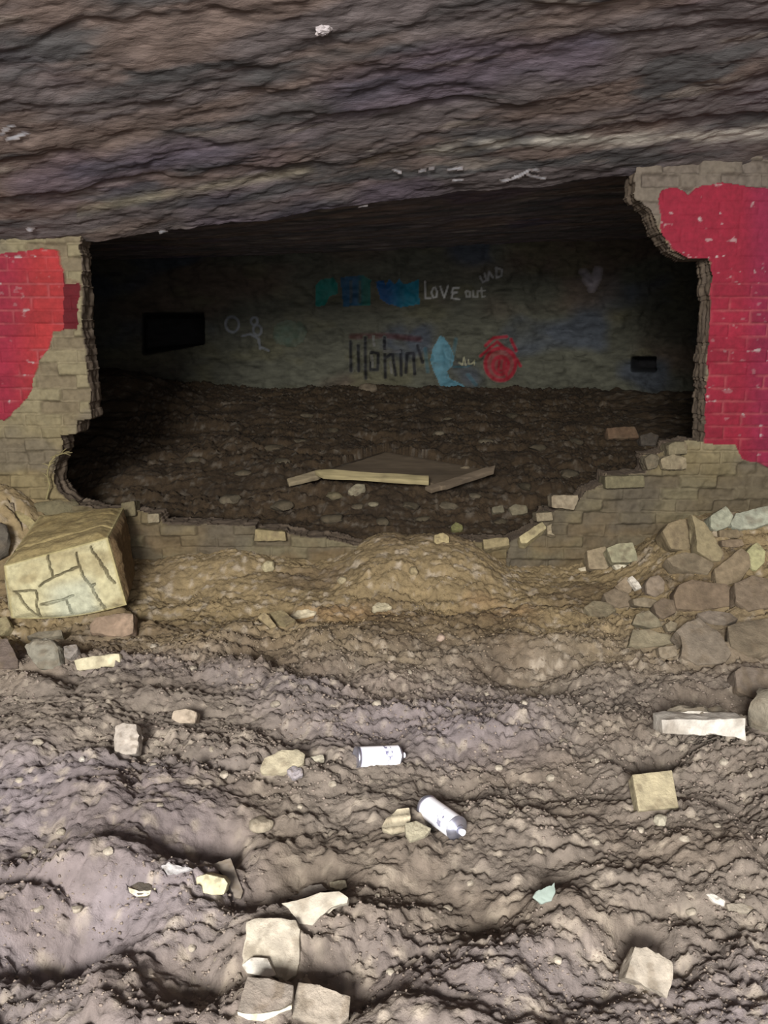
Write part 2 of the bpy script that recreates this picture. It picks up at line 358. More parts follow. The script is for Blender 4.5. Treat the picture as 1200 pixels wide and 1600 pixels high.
# red round emblem
ang = np.linspace(0, 2*math.pi, 25)
circ = lambda cx, cy, rx, ry: [(cx+rx*math.cos(a), cy+ry*math.sin(a)) for a in ang]
rm = strokes([circ(782, 569, 24, 25), circ(782, 571, 13, 14)], 3.2, 1.6)
rm = np.maximum(rm, strokes([[(750, 556), (776, 534), (808, 562), (814, 572)], [(776, 560), (788, 560), (792, 590)], [(780, 565), (778, 578), (786, 580), (788, 566)], [(758, 540), (770, 528), (790, 526)], [(797, 530), (806, 548)]], 2.4, 1.4))
rm = np.maximum(rm, 0.55*(1-sstep(22, 28, np.hypot(pw-782, qw-570)))*front)
wpaint('red round emblem with a looped centre', rm*(.75+.25*nz), srgb(160, 22, 44))
# faint marks left and right
wpaint('faint grey-white looped scrawl', 0.6*strokes([circ(402, 516, 6, 8), circ(398, 502, 5, 6), circ(364, 507, 10, 12), [(380, 525), (392, 522), (404, 530), (406, 545)], [(404, 532), (406, 542), (420, 548)]], 1.7, 1.2), srgb(128, 134, 142))
wpaint('faint green smear', 0.35*(1-sstep(10, 34, np.hypot((pw-452)*0.8, qw-520)))*front*(.5+nz), srgb(40, 92, 80))
wpaint('chalky white splash', 0.75*np.maximum(strokes([[(914, 424), (922, 434)], [(926, 450), (932, 436), (936, 422)], [(918, 436), (926, 446)]], 6, 6), 0)*(0.4+.8*nz), srgb(176, 168, 172))

# white marks on the ceiling
Xc, Yc, Zc = cz
Pc = np.stack([Xc, Yc, Zc], -1); nc_ = np.broadcast_to(np.array([0, -.35, -.94]), Pc.shape); colc = c0*0
ccol = np.broadcast_to(srgb(110, 102, 98), Pc.shape)
def cstrokes(list_, w, soft):
    m = np.zeros(pxc.shape)
    for pts in list_: m = np.maximum(m, 1-sstep(w-soft, w+soft, seg_dist(pxc, pyc, pts)))
    return m*(Yc < 5.02)
for lab, st, w in (('white chalk scribble of a pointed loop', [[(4, 202), (14, 190), (30, 188), (38, 198), (52, 204)], [(14, 210), (24, 206), (38, 202)]], 2.2),
                   ('short pale chalk dashes near the lip', [[(612, 258), (626, 262)], [(655, 262), (676, 256)], [(700, 258), (722, 256)], [(708, 276), (722, 276)], [(784, 276), (800, 274), (822, 262), (828, 258), (852, 260)], [(826, 268), (850, 272)]], 1.6),
                   ('small white spots on the rock', [[(252, 356), (258, 357)], [(560, 318), (574, 318)], [(46, 352), (54, 353)], [(120, 418), (124, 416)]], 3.0)):
    paint_skin('chalk_mark', lab, ceiling, Pc, nc_, cstrokes(st, w*.85, 1.0)*sstep(-.5, .3, fbm(Xc*30, Yc*40, s=131, o=2))*.8, np.broadcast_to(srgb(215, 218, 222), Pc.shape), ccol, .004)

# ------------------------------------------------------------------ the broken brick wall
WY, COURSE, BL = 4.95, 0.0745, 0.225
def wall_piece(name, label, poly_px, paint, seed, step=.0062):
    pts = [at_y(a, b, WY) for a, b in poly_px]; poly = [(p[0], p[2]) for p in pts]
    x0, x1 = min(p[0] for p in poly)-.02, max(p[0] for p in poly)+.02
    z0, z1 = min(p[1] for p in poly)-.02, max(p[1] for p in poly)+.02
    xs = np.arange(x0, x1, step); zs = np.arange(z0, z1, step)
    X, Z = np.meshgrid(xs, zs)
    jx = X + .010*fbm(X*22, Z*22, s=seed, o=2); jz = Z + .008*fbm(X*22+7, Z*22, s=seed+1, o=2)
    keep = in_poly(jx, jz, poly)
    row = np.floor(Z/COURSE); fz = Z/COURSE-row
    u = X/BL + 0.5*(row % 2) + 0.12*_h(row, row*0, row*0, seed); col = np.floor(u); fx = u-col
    wob = .02*fbm(X*30, Z*30, s=seed+2, o=2)
    dx = np.minimum(fx, 1-fx)*BL; dz = np.minimum(fz, 1-fz)*COURSE
    edge = np.minimum(dx, dz)+wob*.12
    mort = 1-sstep(.0035, .0095, edge)
    bid = _h(row, col, row*0, seed+9)
    px, py, _ = project(X, WY+0*X, Z)
    pm = paint(px + 5*fbm(X*12, Z*12, s=seed+3, o=3), py + 5*fbm(X*12+4, Z*12, s=seed+4, o=3))
    solid = np.zeros(X.shape) if name != 'wall_right' else 1-sstep(425, 450, py)
    ruin = 1-np.clip(pm, 0, 1)
    rec = .007*mort*(1-.6*solid)*(1+.8*ruin) + .006*(bid-.5)*(1+2.0*ruin) + .004*fbm(X*18, Z*18, s=seed+5, o=3)*(1+3.5*ruin) + .02*ruin*fbm(X*5, Z*6, s=seed+32, o=2)
    # bricks that have lost their faces in the bare patches
    lost = ((bid > .62)*ruin)*(1-mort)
    rec = rec + .034*lost*(0.6+.4*fbm(X*9, Z*9, s=seed+6, o=2))
    Yf = WY + rec
    bare = mixc(srgb(138, 128, 98)+0*X[..., None], srgb(122, 110, 86), sstep(.3, .7, bid))
    bare = mixc(bare, srgb(146, 134, 106), .4*mort)
    bare = mixc(bare, srgb(134, 112, 78), .75*sstep(770, 880, py)*sstep(-.5, .2, fbm(X*6, Z*8, s=seed+33, o=3)))
    bare = mixc(bare, srgb(128, 112, 74), .6*sstep(600, 760, py)*sstep(-.3, .4, fbm(X*3, Z*4, s=seed+31, o=3)))
    bare = mixc(bare, srgb(112, 103, 86), sstep(0., .5, fbm(X*4, Z*5, s=seed+12, o=3))*.7)
    redl, redr = srgb(190, 58, 58), srgb(170, 40, 62)
    red = (redl if name == 'wall_left' else redr) + 0*X[..., None]
    if name == 'wall_left': red = mixc(red, srgb(172, 46, 68), 1-sstep(0, 70, px))
    else: red = mixc(red, srgb(158, 46, 82), sstep(1150, 1200, px)*.7)
    red = red*(1+.25*(bid-.5)*(1-solid))[..., None]
    red = mixc(red, srgb(196, 104, 104), mort*(1-solid)*.55*sstep(-.5, .3, fbm(X*8, Z*8, s=seed+13, o=2)))
    chip = sstep(.50, .60, fbm(X*24, Z*34, s=seed+14, o=3))*(0.25+.75*np.maximum(mort, solid*.5))
    red = mixc(red, srgb(214, 196, 190), chip*.9)
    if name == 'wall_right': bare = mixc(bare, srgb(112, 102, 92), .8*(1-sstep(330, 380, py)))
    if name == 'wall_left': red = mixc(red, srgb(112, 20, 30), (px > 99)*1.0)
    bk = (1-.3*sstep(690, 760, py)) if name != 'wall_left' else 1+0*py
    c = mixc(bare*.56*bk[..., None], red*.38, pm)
    c = c*(1+.12*fbm(X*15, Z*15, s=seed+15, o=3))[..., None]
    # back face and rim
    nr, nc = X.shape; cell = keep[:-1, :-1] & keep[1:, :-1] & keep[:-1, 1:] & keep[1:, 1:]
    F4 = grid_faces(nr, nc)[cell.reshape(-1)]
    Nn = nr*nc
    e = np.concatenate([F4[:, [0, 1]], F4[:, [1, 2]], F4[:, [2, 3]], F4[:, [3, 0]]])
    key = np.minimum(e[:, 0], e[:, 1])*Nn + np.maximum(e[:, 0], e[:, 1])
    uq, idx, cnt = np.unique(key, return_index=True, return_counts=True)
    b = e[idx[cnt == 1]]
    T = .20; K = 14; rings = []
    bv = np.unique(b); pos = {v: i for i, v in enumerate(bv)}
    Vf = np.stack([X, Yf, Z], -1).reshape(-1, 3); cf = c.reshape(-1, 3)
    allV = [Vf]; allC = [cf]; faces = [F4]; prev = bv.copy(); base_i = Nn
    bi = np.array([[pos[q] for q in pr] for pr in b])
    for k in range(1, K+1):
        d = T*k/K; p = Vf[bv].copy(); p[:, 1] = WY + .01 + d*1.0
        nn = .012*fbm(p[:, 0]*25, p[:, 2]*25, d*25, s=seed+20, o=2)+.010*fbm(p[:, 0]*7, p[:, 2]*7, d*40, s=seed+21, o=1)
        p[:, 0] += nn; p[:, 2] += nn*.6
        allV.append(p); 
        cc = mixc(srgb(100, 88, 72)+0*p, srgb(80, 70, 60), .5+.5*fbm(p[:, 0]*10, p[:, 2]*10, d*20, s=seed+22, o=2)); allC.append(cc)
        ids = np.arange(base_i, base_i+len(bv)); base_i += len(bv)
        faces.append(np.stack([prev[bi[:, 1]], prev[bi[:, 0]], ids[bi[:, 0]], ids[bi[:, 1]]], -1)); prev = ids
    Vb = Vf.copy(); Vb[:, 1] = WY+.01+T; fullmap = np.arange(base_i, base_i+Nn); fullmap[bv] = prev
    allV.append(Vb); allC.append(cf*0+srgb(100, 90, 78)); faces.append(fullmap[F4[:, ::-1]])
    V = np.concatenate(allV); Cc = np.concatenate(allC); Fa = np.concatenate(faces)
    used, inv = np.unique(Fa, return_inverse=True)
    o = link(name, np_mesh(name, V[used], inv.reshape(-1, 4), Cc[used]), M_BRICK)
    return tag(o, label, None, None, 'structure')
PL = [(-400, 388), (4, 397), (28, 392), (58, 386), (90, 392), (98, 430), (124, 438), (124, 514), (84, 517), (74, 548), (60, 572), (52, 602), (30, 640), (8, 656), (-400, 700)]
PR = [(1030, 320), (1034, 298), (1046, 292), (1056, 291), (1076, 305), (1098, 290), (1130, 286), (1200, 292), (1600, 290), (1600, 735), (1205, 730), (1160, 716), (1150, 698), (1098, 693), (1113, 405), (1074, 405), (1048, 388), (1034, 366)]
def soft_in(poly):
    return lambda px, py: in_poly(px, py, poly)*1.0
def left_paint(px, py):
    m = in_poly(px, py, PL)*1.0
    return m*(1-.75*((px > 98) & (py < 442)))
wall_left = wall_piece('wall_left', 'red-painted brick wall left of the hole, its lower corner worn to bare brick',
    [(-620, 300), (124, 300), (124, 388), (127, 440), (131, 540), (139, 600), (143, 654), (120, 659), (120, 678), (97, 681), (97, 706), (92, 714), (84, 732), (85, 752), (93, 770), (112, 788), (112, 980), (-620, 980)],
    left_paint, 400)
wall_lower = wall_piece('wall_lower', 'low broken sill of brick between the two wall ends, half buried in clay',
    [(112, 788), (150, 796), (186, 800), (206, 796), (226, 802), (248, 803), (252, 819), (330, 820), (398, 821), (400, 828), (446, 830), (462, 838), (520, 842), (546, 850), (566, 856), (600, 850), (640, 856), (690, 850), (740, 846), (792, 848), (792, 980), (112, 980)],
    lambda a, b: 0*a, 500)
wall_right = wall_piece('wall_right', 'red-painted brick wall right of the hole, stepping down to bare broken courses',
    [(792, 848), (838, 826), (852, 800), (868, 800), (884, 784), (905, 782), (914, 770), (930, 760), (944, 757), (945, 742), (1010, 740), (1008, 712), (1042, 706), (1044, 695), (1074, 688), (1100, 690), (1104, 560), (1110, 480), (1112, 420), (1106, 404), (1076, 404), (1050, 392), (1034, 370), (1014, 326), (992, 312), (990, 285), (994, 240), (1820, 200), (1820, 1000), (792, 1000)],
    soft_in(PR), 600)

# ------------------------------------------------------------------ stones, bricks and slabs
def rough_mesh(bm, size, amp, seed, col, col2=None, edge_col=None):
    bmesh.ops.recalc_face_normals(bm, faces=bm.faces)
    bm.normal_update()
    P = np.array([v.co for v in bm.verts]); Nn = np.array([v.normal for v in bm.verts])
    fz = 1.0/size
    d = 1.7*amp*size*(fbm(P[:, 0]*fz*3, P[:, 1]*fz*3, P[:, 2]*fz*3, s=seed, o=3) + .45*fbm(P[:, 0]*fz*11, P[:, 1]*fz*11, P[:, 2]*fz*11, s=seed+3, o=2))
    P = P + Nn*d[:, None]
    for v, p in zip(bm.verts, P): v.co = p
    me = bpy.data.meshes.new('stone'); bm.to_mesh(me); bm.free()
    me.shade_smooth(); me.set_sharp_from_angle(angle=math.radians(38))
    lum = float(col.mean()); col = (col*.62+np.array([1.10, 1.0, .76])*lum*.38)*.60
    c2 = col*0.66 if col2 is None else np.array(col2)*.6
    t = sstep(-.1, .5, fbm(P[:, 0]*fz*2.2, P[:, 1]*fz*2.2, P[:, 2]*fz*2.2, s=seed+5, o=3))
    c = mixc(col+0*P, c2, t*.6); dirt = sstep(.12, .4, fbm(P[:, 0]*fz*5, P[:, 1]*fz*5, P[:, 2]*fz*5, s=seed+8, o=3))
    c = mixc(c, srgb(108, 94, 74)*.7, dirt*.45); c = c*(1+.18*fbm(P[:, 0]*fz*12, P[:, 1]*fz*12, P[:, 2]*fz*12, s=seed+9, o=2))[..., None]
    set_col(me, c); return me

def densify(bm, maxlen, rounds=4):
    for _ in range(rounds):
        es = [e for e in bm.edges if e.calc_length() > maxlen]
        if not es: break
        bmesh.ops.subdivide_edges(bm, edges=es, cuts=1, use_grid_fill=True)
        bmesh.ops.triangulate(bm, faces=[f for f in bm.faces if len(f.verts) > 4])

CARVE, OUTLINES = [], []
def slab(name, cat, label, pts, tilt, side, thick, lift, col, bevel=.12, amp=.02, group=None, mat=None, yref=None, seed=None, ground=None, col2=None):
    """outline of the face the camera sees, lying on a plane tilted towards the viewer; real thickness behind it"""
    seed = seed if seed is not None else int(abs(pts[0][0]*7+pts[0][1]*13)) % 9999
    low = max(pts, key=lambda p: p[1])
    g = g_pt(low[0], low[1], 0.0, m_h) if yref is None else at_y(low[0], low[1], yref)
    depth = project(g[0], g[1], g[2])[2]; m = depth/F
    if yref is None: g = g_pt(low[0], low[1], lift*m, m_h)
    ta, sa = math.radians(tilt), math.radians(side)
    n = np.array([math.sin(sa)*math.cos(ta), -math.sin(ta), math.cos(ta)*math.cos(sa)]); n /= np.linalg.norm(n)
    o = np.array([0, 0, CAM_Z]); top = []
    for a, b in pts:
        d = ray(a, b); top.append(o+d*(np.dot(g-o, n)/np.dot(d, n)))
    top = np.array(top); cen = top.mean(0); T = thick*m
    if yref is None: CARVE.append((top, n))
    OUTLINES.append(pts)
    bm = bmesh.new()
    vt = [bm.verts.new(p-cen) for p in top]
    cs = np.array([p-cen for p in top])
    vb = [bm.verts.new(p*1.0 - n*T*(1+.12*math.sin(i*2.3+seed))) for i, p in enumerate(cs)]
    bm.faces.new(vt); bm.faces.new(vb[::-1]); k = len(vt)
    for i in range(k): bm.faces.new((vt[i], vb[i], vb[(i+1) % k], vt[(i+1) % k]))
    size = max(np.ptp(cs[:, 0]), np.ptp(cs[:, 1]), np.ptp(cs[:, 2]))
    mn = min(size, T)
    bmesh.ops.bevel(bm, geom=bm.edges[:], offset=mn*bevel, segments=2, affect='EDGES', profile=.6, clamp_overlap=True)
    bmesh.ops.triangulate(bm, faces=[f for f in bm.faces if len(f.verts) > 4])
    densify(bm, size/13)
    me = rough_mesh(bm, size, amp, seed, np.array(col), col2)
    ob = link(name, me, mat or M_STONE); ob.location = cen
    me.name = name
    if cat: tag(ob, label, cat, group)
    return ob

def rock(name, cat, label, px, py, w, d, h, col, seed, yaw=0, tilt=0, sink=.3, cuts=9, amp=.03, group=None, mat=None, sub=3, fn=None, col2=None):
    """faceted stone: a ball cut by planes"""
    g = g_pt(px, py, 0, fn or m_h); depth = project(*g)[2]; m = depth/F
    w, d, h = w*m, d*m, h*m
    g = g_pt(px, py, h*(.5-sink), fn or m_h)
    rnd = random.Random(seed)
    bm = bmesh.new(); bmesh.ops.create_icosphere(bm, subdivisions=sub, radius=.58)
    P = np.array([v.co for v in bm.verts])
    for i in range(cuts):
        n = np.array([rnd.gauss(0, 1), rnd.gauss(0, 1), rnd.gauss(0, .9)]); n /= np.linalg.norm(n)
        dd = rnd.uniform(.36, .5); k = P@n-dd; k = np.maximum(k, 0); P = P-n*k[:, None]
    P[:, 2] = np.clip(P[:, 2], -.48, .46)
    R = np.array(Euler((math.radians(tilt), math.radians(rnd.uniform(-8, 8)), math.radians(yaw))).to_matrix())
    P = (P*np.array([w, d, h]))@R.T
    for v, p in zip(bm.verts, P): v.co = p
    me = rough_mesh(bm, max(w, d, h), amp, seed, np.array(col), col2)
    o = link(name, me, mat or M_STONE); o.location = g; me.name = name
    if cat: tag(o, label, cat, group)
    return o

PALE, CREAM, TAN, GREYS, OLIVE, PINK = srgb(205, 198, 172), srgb(214, 206, 170), srgb(172, 156, 118), srgb(158, 148, 140), srgb(152, 142, 98), srgb(186, 150, 126)
WHITE = srgb(225, 220, 210); GREENISH = srgb(168, 172, 140); BROWN = srgb(140, 118, 90); DULL = srgb(142, 130, 112)

# --- the big fallen lump of masonry
def masonry_block():
    fc = {'tl': at_y(6, 884, 4.22), 'tr': at_y(168, 840, 4.26), 'br': at_y(198, 945, 4.20), 'bl': at_y(18, 966, 4.18)}
    bc = {'tl': at_y(62, 806, 4.80), 'tr': at_y(193, 793, 4.84), 'br': at_y(207, 905, 4.80), 'bl': at_y(40, 900, 4.78)}
    n = 120
    def face(a, b, c_, d_, kind):
        U, W = np.meshgrid(np.linspace(0, 1, n), np.linspace(0, 1, n))
        P = (a*(1-U)[..., None]+b*U[..., None])*(1-W)[..., None] + (d_*(1-U)[..., None]+c_*U[..., None])*W[..., None]
        return U, W, P
    cen = (fc['bl']+fc['br']+bc['bl']+bc['br'])/4
    Vs, Fs, Cs = [], [], []; off = 0
    quads = [('front', fc['tl'], fc['tr'], fc['br'], fc['bl']), ('top', bc['tl'], bc['tr'], fc['tr'], fc['tl']), ('right', fc['tr'], bc['tr'], bc['br'], fc['br']),
             ('left', bc['tl'], fc['tl'], fc['bl'], bc['bl']), ('back', bc['tr'], bc['tl'], bc['bl'], bc['br']), ('bottom', fc['bl'], fc['br'], bc['br'], bc['bl'])]
    for kind, a, b, c_, d_ in quads:
        U, W, P = face(a, b, c_, d_, kind)
        nv = np.cross(b-a, d_-a); nv /= np.linalg.norm(nv); nv = -nv
        if np.dot(nv, (a+b+c_+d_)/4-(cen+np.array([0, 0, .18]))) < 0: nv = -nv
        e = np.minimum(np.minimum(U, 1-U), np.minimum(W, 1-W)); fade = sstep(0, .06, e)
        disp = .012*fbm(P[..., 0]*9, P[..., 1]*9, P[..., 2]*9, s=71, o=3)*fade
        disp = disp + (.02*sstep(0, .12, e)-.0)*1.0
        colr = mixc(srgb(202, 194, 152)+0*P, srgb(172, 160, 120), sstep(-.2, .5, fbm(U*4, W*4, s=72, o=3)))
        if kind == 'front':
            bl = [[(.42, .02), (.44, .36)], [(.69, .10), (.70, .34), (.76, .62), (.82, .98)], [(.30, .46), (.48, .34), (.68, .30)], [(.26, .52), (.26, .98)],
                  [(.06, .50), (.26, .52)], [(.08, .52), (.24, .95)], [(.30, .76), (.58, .70)], [(.84, .06), (.95, .66)], [(.52, .72), (.53, .96)], [(.76, .62), (.80, .60)]]
            g = np.zeros(U.shape); wU = U+.012*fbm(U*14, W*14, s=73, o=2); wW = W+.02*fbm(U*14+3, W*14, s=74, o=2)
            for q in bl: g = np.maximum(g, 1-sstep(.003, .013, seg_dist(wU, wW*.62, [(u, w*.62) for u, w in q])))
            disp = disp - .022*g + .010*vn(U*5, W*5, s=75)*fade
            colr = mixc(colr, srgb(80, 70, 50), g*.7)
            colr = mixc(colr, srgb(196, 200, 176), .7*sstep(.25, .5, U)*(1-sstep(.7, .85, U))*sstep(.35, .6, W))
        elif kind in ('top', 'right'):
            colr = mixc(colr, srgb(148, 130, 84), .85); 
            disp = disp + .008*billow(U*8, W*8, s=78)*fade
            if kind == 'top':
                ln = 1-sstep(.01, .03, np.abs(W-.72-.05*np.sin(U*6)))
                disp -= .008*ln
            if kind == 'right': colr = mixc(colr, srgb(112, 84, 58), .7)  # brown of dirt plus this side's shade, both put into the colour
        colr = mixc(srgb(176, 164, 116)+0*P, colr, sstep(0, .035, e))*.62
        P = P+nv*disp[..., None]
        if kind == 'front': P[..., 2] -= .03*np.sin(np.pi*U)*W
        if kind == 'bottom': P[..., 2] -= .03*np.sin(np.pi*U)*(1-W)
        Fq = grid_faces(n, n)+off; off += n*n
        Vs.append(P.reshape(-1, 3)); Fs.append(Fq); Cs.append(colr.reshape(-1, 3))
    V = np.concatenate(Vs)-cen; Fq = np.concatenate(Fs); Cc = np.concatenate(Cs)
    me = np_mesh('masonry_block', V, Fq, Cc)
    bm = bmesh.new(); bm.from_mesh(me)
    bmesh.ops.remove_doubles(bm, verts=bm.verts[:], dist=.0012); bmesh.ops.recalc_face_normals(bm, faces=bm.faces)
    bm.to_mesh(me); bm.free(); me.shade_smooth(); me.set_sharp_from_angle(angle=math.radians(40))
    o = link('masonry_block', me, M_STONE); o.location = cen
    tag(o, 'large fallen block of cream brick masonry with cracked joints, left of the sill', 'block')
masonry_block()

# --- spray cans
def lathe(profile, seg=48):
    V, F4 = [], []
    for (x, r) in profile:
        for k in range(seg): a = 2*math.pi*k/seg; V.append((x, r*math.cos(a), r*math.sin(a)))
    for i in range(len(profile)-1):
        for k in range(seg): F4.append((i*seg+k, i*seg+(k+1) % seg, (i+1)*seg+(k+1) % seg, (i+1)*seg+k))
    return np.array(V), np.array(F4)
def spray_can(label, pa, pb, L, R, nozzle_out, seed):
    A = g_pt(*pa, R*.75, m_h); B = g_pt(*pb, R*.75, m_h)
    root = bpy.data.objects.new('spray_can', None); C.objects.link(root); root.location = A
    ax = Vector(B-A).normalized(); root.rotation_euler = ax.to_track_quat('X', 'Z').to_euler(); root.empty_display_size = .05
    tag(root, label, 'spray can')
    xs = np.linspace(.006, L*.84, 70); prof = [(x, R) for x in xs]
    V, F4 = lathe(prof); a = np.arctan2(V[:, 2], V[:, 1]); u = V[:, 0]/L
    c = np.tile(srgb(248, 248, 252), (len(V), 1))
    dark = srgb(40, 40, 96)
    stripe = (np.abs(u-.52) < .006)*1.0
    patch = ((u > .53) & (u < .68))*sstep(.1, .25, fbm(u*26, a*4, s=seed, o=3))*sstep(.3, .6, fbm(a*1.3+2, u*2, s=seed+1, o=1)*.8+.35)
    band = ((u > .2) & (u < .8))*sstep(-.1, .1, fbm(u*16, a*6, s=seed+5, o=2))*(np.abs(((a+2.0+math.pi) % (2*math.pi))-math.pi) < .28)
    rimb = (u < .05)*1.0
    c = mixc(c, dark, np.clip(np.maximum(np.maximum(stripe*.6, patch), np.maximum(band, rimb*.8))*.85, 0, 1))
    link('can_body', np_mesh('can_body', V, F4, c), M_CAN, root)
    V, F4 = lathe([(.002, 0.001), (.003, R*.5), (-.003, R*.8), (-.006, R*.9), (-.006, R*1.03), (-.002, R*1.05), (.003, R*1.05), (.006, R*1.0)])
    link('base_rim', np_mesh('base_rim', V, F4), M_METAL, root)
    V, F4 = lathe([(L*.84, R), (L*.845, R*1.04), (L*.853, R*1.04), (L*.858, R*.98), (L*.88, R*.90), (L*.905, R*.72), (L*.925, R*.5), (L*.93, R*.44), (L*.94, R*.46), (L*.945, R*.42), (L*.94, R*.3), (L*.935, .001)])
    link('dome', np_mesh('dome', V, F4), M_METAL, root)
    V, F4 = lathe([(L*.93, R*.16), (L*.955, R*.16), (L*.957, R*.28), (L*(.955+nozzle_out), R*.27), (L*(.962+nozzle_out), R*.22), (L*(.962+nozzle_out), .0005)], 24)
    link('nozzle', np_mesh('nozzle', V, F4), M_PLASTIC, root)
    return root
OUTLINES += [[(550, 1162), (640, 1160), (640, 1205), (550, 1205)], [(650, 1245), (680, 1245), (745, 1300), (735, 1325), (700, 1320), (650, 1280)], [(5, 800), (205, 790), (210, 950), (130, 975), (18, 970)]]
spray_can('white spray can lying level on the mud, the one farther from the viewer', (558, 1183), (628, 1180), .182, .036, .04, 11)
spray_can('white spray can lying aslant beside the ribbed stone, nozzle towards lower right', (668, 1261), (722, 1300), .195, .037, .075, 23)

# --- stones and bricks of the foreground, outline by outline
S_ = slab
S_('brick', 'brick', 'long pale brick lying flat with a crumbling top, at the right above the square block', [(1033, 1124), (1060, 1123), (1110, 1124), (1165, 1122), (1167, 1159), (1150, 1153), (1120, 1147), (1085, 1150), (1050, 1149), (1034, 1148)], 78, 0, 44, 0, WHITE, .04, .018, col2=srgb(190, 182, 168))
S_('rubble_lump', 'stone', 'crumbling mortar crust along the top of the long pale brick', [(1040, 1123), (1052, 1108), (1064, 1102), (1090, 1106), (1120, 1112), (1150, 1114), (1162, 1122), (1120, 1128), (1070, 1129)], 62, 0, 30, 36, srgb(150, 138, 118), .15, .09)
S_('paving_block', 'block', 'clean square buff block tilted towards the viewer on the right', [(988, 1210), (1050, 1203), (1061, 1262), (998, 1267)], 38, 3, 26, 7, srgb(196, 182, 138), .06, .006)
rock('boulder', 'stone', 'rounded grey boulder cut off by the right edge beside the long pale brick', 1205, 1112, 66, 60, 66, srgb(160, 150, 128), 91, 10, sink=.2, amp=.07)
S_('brick', 'brick', 'upright cracked cream half brick, topmost of the three blocks at the bottom', [(384, 1440), (397, 1434), (440, 1433), (462, 1438), (469, 1452), (468, 1505), (462, 1524), (447, 1532), (432, 1528), (385, 1520), (377, 1508), (383, 1494)], 42, 0, 46, 4, srgb(204, 194, 172), .1, .02, col2=srgb(182, 172, 154))
S_('stone_chip', 'stone', 'smooth white wedge leaning on the foot of the cracked half brick', [(378, 1508), (392, 1496), (418, 1497), (431, 1524), (420, 1527), (386, 1521)], 50, 0, 12, 8, WHITE, .12, .01)
S_('brick', 'brick', 'grey-topped half brick with a white lower edge, bottom left of the three blocks', [(386, 1524), (420, 1529), (459, 1539), (455, 1576), (410, 1588), (370, 1582)], 22, 0, 36, 10, srgb(150, 138, 126), .07, .012, col2=srgb(164, 150, 134))
S_('brick', 'brick', 'buff half brick turned clockwise, bottom right of the three blocks', [(466, 1534), (500, 1538), (514, 1548), (548, 1556), (545, 1588), (530, 1602), (500, 1600), (452, 1587)], 26, 4, 38, 7, srgb(184, 170, 152), .08, .012)
S_('stone_slab', 'stone', 'pointed white slab lying behind the cracked half brick', [(438, 1411), (470, 1404), (500, 1394), (530, 1392), (545, 1402), (543, 1412), (518, 1416), (500, 1432), (488, 1446), (466, 1444), (457, 1425)], 46, -4, 22, 3, srgb(212, 202, 182), .12, .014)
S_('stone_chip', 'stone', 'ragged grey chip on the upper edge of the pointed white slab', [(446, 1404), (462, 1392), (486, 1380), (502, 1378), (520, 1390), (490, 1398), (462, 1408)], 30, 0, 16, 8, GREYS, .2, .05)
S_('stone_chip', 'stone', 'small cream chip at the right tip of the pointed white slab', [(514, 1378), (540, 1374), (543, 1386), (532, 1391), (516, 1386)], 40, 0, 12, 5, CREAM, .2, .03)
S_('stone_block', 'stone', 'jagged-topped buff stone standing near the lower right corner', [(976, 1528), (984, 1503), (992, 1476), (1010, 1486), (1030, 1488), (1052, 1503), (1051, 1530), (1044, 1562), (1030, 1550), (1012, 1538)], 44, 4, 40, 3, srgb(190, 178, 160), .12, .025)
S_('brick', 'brick', 'bright yellow-cream brick end beside the leaning grey board', [(305, 1370), (322, 1365), (350, 1372), (356, 1380), (350, 1398), (330, 1400), (307, 1392)], 60, 0, 30, 2, srgb(234, 226, 176), .14, .015)
S_('board', 'board', 'thin grey splinter of board bent around the yellow-cream brick end', [(330, 1350), (360, 1340), (366, 1356), (380, 1392), (376, 1404), (366, 1402), (352, 1368), (340, 1358)], 30, 0, 8, 8, srgb(140, 128, 116), .15, .012, mat=M_WOOD)
S_('stone_chip', 'stone', 'small dark-topped chip with a white lower rim, left of the yellow-cream brick end', [(201, 1386), (215, 1378), (233, 1380), (242, 1389), (232, 1396), (215, 1397)], 12, 0, 14, 8, srgb(104, 94, 82), .1, .01)
def rim(parent, label, pts, tilt, thick, lift, col):
    o = S_('broken_edge', None, None, pts, tilt, 0, thick, lift, col, .12, .015)
    o.parent = parent; o.location = o.location-parent.location; o['label'] = label
chip_ = [o for o in bpy.data.objects if o.get('label', '').startswith('small dark-topped chip')][0]
rim(chip_, 'white broken lower rim', [(200, 1386), (206, 1389), (217, 1394), (232, 1393), (243, 1387), (242, 1393), (230, 1400), (214, 1401), (203, 1394)], 60, 8, 4, srgb(236, 224, 190))
half_ = [o for o in bpy.data.objects if o.get('label', '').startswith('grey-topped half brick')][0]
rim(half_, 'white broken lower edge', [(370, 1580), (390, 1586), (412, 1586), (440, 1577), (456, 1570), (456, 1577), (436, 1586), (410, 1596), (388, 1593), (371, 1587)], 65, 10, 3, srgb(236, 228, 200))
S_('stone_lump', 'stone', 'crumbly pale blue-grey lump between the dark-topped chip and a hollow', [(250, 1352), (264, 1346), (290, 1352), (303, 1356), (286, 1363), (262, 1366)], 30, 0, 14, 4, srgb(188, 188, 194), .25, .05)
S_('stone_block', 'stone', 'small upright lilac-grey stone at the left with a notched right edge', [(180, 1134), (192, 1129), (213, 1131), (214, 1150), (217, 1160), (213, 1178), (196, 1180), (178, 1174), (177, 1156)], 55, 0, 26, 2, srgb(196, 184, 172), .14, .02)
S_('brick', 'brick', 'pinkish buff brick end sunk in the mud upper left of the cans', [(266, 1124), (270, 1110), (290, 1106), (308, 1112), (305, 1130), (280, 1131)], 60, 0, 34, 1, srgb(192, 172, 148), .14, .02)
